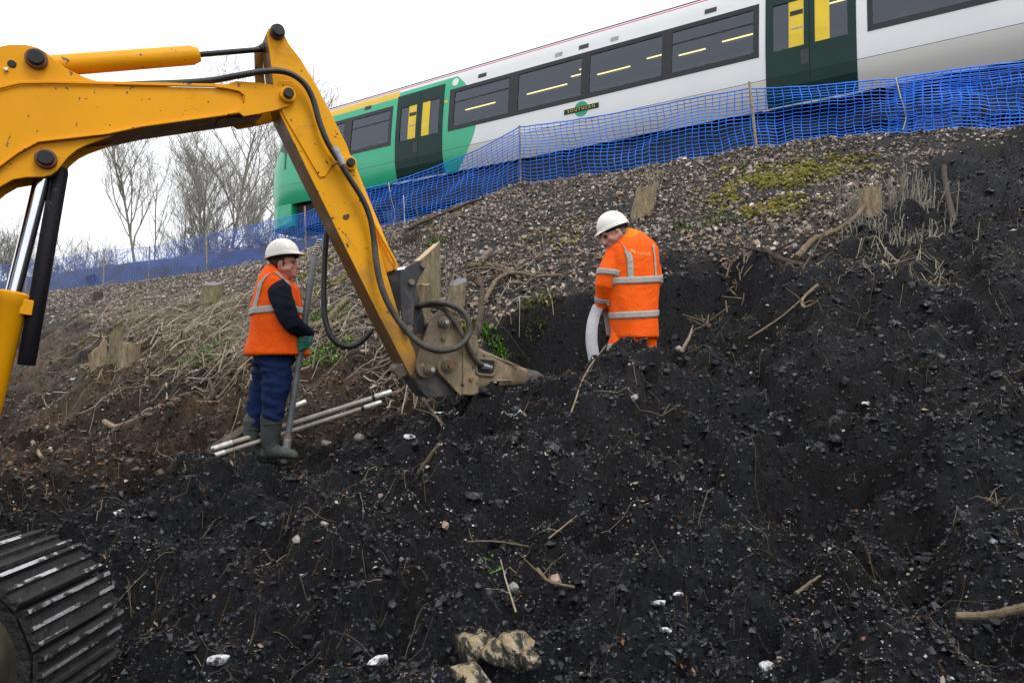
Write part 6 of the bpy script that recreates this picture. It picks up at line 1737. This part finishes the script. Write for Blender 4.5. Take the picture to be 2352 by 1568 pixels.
# ------------------------------------------------------------------ plants
def clump(u, v, n, spread, h, label, mat='leaf_green', leaf=.035, name='weed_clump', cat='plant', group='green weeds on the bank', flat=1.8):
    q = gp(u, v); rng = random.Random(int(u + 3 * v)); root = empty(name, q); tag(root, label, cat, group)
    m = MB(); st = MB()
    for k in range(n):
        a = rng.uniform(0, 6.28); rr = spread * math.sqrt(rng.random()); x, y = q.x + rr * math.cos(a) * flat, q.y + rr * math.sin(a)
        z = Hs(x, y); hh = h * rng.uniform(.3, 1) * (1 - .4 * rr / spread); tip = Vector((x + rng.gauss(0, .03), y + rng.gauss(0, .03), z + hh))
        st.tube([(x, y, z), tip], .0022, 3, False)
        for j in range(rng.choice((2, 3, 3))):
            b = rng.uniform(0, 6.28); l = leaf * rng.uniform(.6, 1.4); d = Vector((math.cos(b), math.sin(b), rng.uniform(-.4, .5))).normalized(); s = d.cross(UP).normalized(); c = tip - UP * hh * .25 * j * rng.random()
            nn = s.cross(d) * l * .16
            m.add([c, c + d * l * .5 + s * l * .32 + nn, c + d * l, c + d * l * .5 - s * l * .32 + nn, c + d * l * .55], [(0, 1, 4), (1, 2, 4), (2, 3, 4), (3, 0, 4)])
    tag(m.build('leaves', mat, root), kind='stuff'); tag(st.build('stems', mat, root), kind='stuff')
for (u, v, n, sp, h, lb, mt) in ((738, 735, 90, .22, .16, 'bright green weeds behind the gloved hand', 'leaf_green'), (748, 822, 80, .20, .13, 'green weeds on the bank below the dipper hose', 'leaf_green'), (440, 845, 60, .2, .14, 'green grassy weeds right of the twin stumps', 'leaf_green'),
                                 (1125, 790, 70, .10, .09, 'leafy green weeds right of the upright broken branch', 'leaf_green'), (1205, 720, 18, .08, .06, 'sparse green leaves on the stones above the breaker', 'leaf_green'), (1075, 765, 40, .08, .10, 'mossy yellow green weeds left of the upright branch', 'leaf_yellow'),
                                 (1000, 560, 24, .1, .06, 'few green leaves by the tall mossy stump', 'leaf_green'), (1235, 710, 30, .1, .09, 'small green sprig on the stones near the drain', 'leaf_yellow'), (1640, 510, 40, .3, .05, 'faint green sprouts on the stones above the trench', 'leaf_green'),
                                 (235, 865, 30, .12, .1, 'mossy leaves at the foot of the twin stumps', 'leaf_yellow'), (700, 640, 60, .2, .06, 'yellow green moss tuft by the man\'s face', 'leaf_yellow'), (905, 1065, 10, .05, .05, 'tiny green sprout on the black soil', 'leaf_green'),
                                 (1120, 1240, 4, .02, .03, 'tiny green seedling above the level stick', 'leaf_green'), (1128, 1268, 4, .02, .03, 'tiny green seedling over the level stick', 'leaf_green'), (500, 800, 26, .1, .1, 'green blades among the brushwood', 'leaf_green'), (690, 790, 20, .1, .08, 'green leaves below the vest hem', 'leaf_green')):
    clump(u, v, int(n * 1.5), sp, h * 1.25, lb, mt, .045 if n > 20 else .014)
def shoots(u, v, n, w, d, h, label, r=.008, mat='dead_stem_grey', name='coppice_shoots', grp='cut shoots on the bank', lean=.12):
    q = gp(u, v); rng = random.Random(int(u)); m = MB(); root = empty(name, q); tag(root, label, 'shoots', grp)
    for k in range(n):
        a, b = rng.gauss(0, w), rng.gauss(0, d)
        x, y = q.x + A.x * a + N.x * b, q.y + A.y * a + N.y * b; z = Hs(x, y); hh = h * rng.uniform(.35, 1.1)
        t = Vector((x + rng.gauss(0, lean) * hh + .25 * a * hh, y + rng.gauss(0, lean) * hh, z + hh)); mid = Vector((x, y, z)).lerp(t, .5) + Vector((rng.gauss(0, .02), 0, 0))
        rr = r * rng.uniform(.6, 1.3); m.tube([(x, y, z - .03), mid, t], [rr, rr * .9, rr * .75], 5)
        if rng.random() < .35:
            e = mid + Vector((rng.gauss(0, .09), rng.gauss(0, .05), hh * .3)); m.tube([mid, e], [rr * .7, rr * .4], 4)
        if n <= 30: m.build('shoot', mat, root, True); m = MB()
    if n > 30: tag(m.build('shoot_mass', mat, root, True), kind='stuff')
    return root
shoots(2040, 505, 190, .20, .13, .38, 'dense grey cut shoots of a coppiced shrub at upper right', .0050)
shoots(2040, 560, 70, .24, .06, .16, 'short stubby shoots at the foot of the coppiced shrub', .006)
shoots(945, 558, 90, .17, .12, .28, 'dark brushy shoots below the fence beside the dipper', .005, 'bark_dark')
shoots(1505, 440, 14, .05, .05, .45, 'thin dry stems beside the lone squat stump', .005, 'dry_stem')
shoots(1020, 720, 8, .10, .04, 1.0, 'tall thin green stems between the stumps', .0045, 'dead_stem_grey', lean=.05)
shoots(705, 600, 16, .10, .06, .3, 'dry stems behind the rod top', .006, 'dry_stem')
shoots(1690, 650, 26, .08, .07, .12, 'pale broken stubs on the trench edge', .008, 'root_pale', lean=.5)
shoots(1640, 745, 14, .05, .05, .14, 'pale splintered roots in the trench face', .006, 'root_pale', lean=.9)
# ================================================================== BARE TREES BEYOND THE FENCE
def tree(u, vtop, yd, label, seed, spread=0.5, stems=1, levels=4, name='bare_tree', cat='tree', group='bare trees beyond the fence', thick=0.17, vfork=None, mat='bark_tree', kids=(9, 7, 6, 3), top_u=None, twig_r=.0062, up_bias=.35, zbase=None):
    rng = random.Random(seed); top = P(top_u or u, vtop, yd); b = P(u, 640, yd)
    z0 = Hs(b.x, b.y) - .2 if zbase is None else zbase
    base_ = np.array([b.x, b.y, z0]); Ht = top.z - z0
    root = empty(name, tuple(base_)); tag(root, label, cat, group)
    T = MB(); C = MB()
    def branch(mb, p, d, L, r, lvl):
        n = (9, 5, 3, 2, 2)[min(lvl, 4)]; pts = [p]; d = d / np.linalg.norm(d); wob = (.06, .15, .2, .24, .28)[min(lvl, 4)]
        dirs = [d]
        for i in range(n):
            d = d + np.array([rng.gauss(0, wob), rng.gauss(0, wob), rng.gauss(0, .08) + up_bias * .16]); d /= np.linalg.norm(d)
            pts.append(pts[-1] + d * L / n); dirs.append(d)
        rad = [r + (max(r * .35, twig_r * .6) - r) * i / n for i in range(n + 1)]
        mb.tube(pts, rad, (8, 5, 3, 3, 3)[min(lvl, 4)], lvl < 2)
        if lvl >= levels: return
        nk = kids[min(lvl, len(kids) - 1)]
        for k in range(nk):
            t = (0.25 if lvl else (vfork or .35)) + (1 - (0.25 if lvl else (vfork or .35))) * ((k + rng.random()) / nk) ** (.85)
            t = min(t, .98); i = min(int(t * n), n - 1); q = pts[i] + (pts[i + 1] - pts[i]) * (t * n - i)
            dd = dirs[i]; a = rng.uniform(0, 6.28) if lvl else (k * 2.4 + rng.uniform(-.5, .5))
            s = np.cross(dd, [0, 0, 1.0]) if abs(dd[2]) < .95 else np.array([1.0, 0, 0]); s /= np.linalg.norm(s); w = np.cross(dd, s)
            ang = rng.uniform(.45, .95) * (spread / .5 if lvl == 0 else 1)
            nd = dd * math.cos(ang) + (s * math.cos(a) + w * math.sin(a)) * math.sin(ang); nd = nd + np.array([0, 0, up_bias])
            rr = max(twig_r, rad[i] * rng.uniform(.45, .7)); ll = L * rng.uniform(.32, .58) * (1.12 - .55 * t if lvl == 0 else 1)
            branch(C, q, nd, ll, rr, lvl + 1)
    for s in range(stems):
        off_ = np.array([rng.gauss(0, .25 * (stems > 1)), rng.gauss(0, .2 * (stems > 1)), 0])
        d = np.array([(top.x - b.x) / Ht + rng.gauss(0, .16 if stems > 1 else .02), rng.gauss(0, .1 if stems > 1 else .02), 1.0])
        branch(T, base_ + off_, d, Ht * (1.0 if s == 0 else rng.uniform(.65, .95)), thick / (1 + .35 * (stems > 1)), 0)
    T.build('trunk', mat, root, True); C.build('crown', mat, root)
    return root
tree(312, 385, 42, 'slender bare tree standing alone under the boom', 3, .42, 1, 4, thick=.125, vfork=.5, kids=(15, 8, 6, 3), up_bias=.5)
tree(335, 420, 43, 'thin second stem leaning from the lone slender tree', 31, .4, 1, 3, thick=.07, vfork=.5, kids=(10, 6, 5), up_bias=.45, top_u=362)
tree(590, 275, 36, 'tall spreading bare tree beside the train nose', 8, .55, 2, 4, thick=.17, vfork=.38, kids=(13, 8, 7, 3), up_bias=.35, top_u=610)
tree(520, 300, 39, 'tall bare tree left of the spreading one', 12, .5, 1, 4, thick=.14, vfork=.42, kids=(13, 7, 6, 3), up_bias=.4, top_u=500)
tree(478, 400, 37, 'dense twiggy bare tree with a thick low trunk', 21, .6, 2, 4, thick=.15, vfork=.40, kids=(13, 8, 7, 3), up_bias=.45)
tree(430, 470, 38, 'low bare bush tree left of the twiggy one', 27, .6, 3, 3, thick=.09, vfork=.4, kids=(11, 9, 8), up_bias=.5)
tree(560, 430, 34, 'low tangled bare tree in front of the tall pair', 41, .65, 3, 3, thick=.09, vfork=.4, kids=(11, 9, 8), up_bias=.4)
tree(630, 400, 33, 'thin bare tree half hidden by the train nose', 43, .5, 2, 3, thick=.09, vfork=.4, kids=(10, 8, 6), up_bias=.5)
for i, (u, vt, yd, lb) in enumerate(((10, 525, 46, 'bare shrub at the far left edge behind the chrome ram'), (55, 560, 48, 'bare shrub between the two boom rams'), (130, 580, 44, 'brown bare shrub just right of the black guard'), (180, 568, 46, 'brown bare shrub left of the lone tree'), (235, 600, 40, 'low bare shrub behind the leftmost stake'), (290, 600, 38, 'low bare shrub at the foot of the lone tree'), (385, 560, 38, 'bare shrub right of the lone tree'), (440, 560, 35, 'bare shrub left of the far stake'), (515, 540, 33, 'bare shrub right of the far stake'), (600, 520, 31, 'bare shrub behind the hard hat'), (-60, 540, 46, 'bare shrub outside the left edge'))):
    tree(u, vt, yd, lb, 60 + i, .75, 6, 2, 'bare_shrub', 'shrub', 'bare shrubs beyond the fence', thick=.045, vfork=.45, kids=(15, 10), up_bias=.35, twig_r=.010)
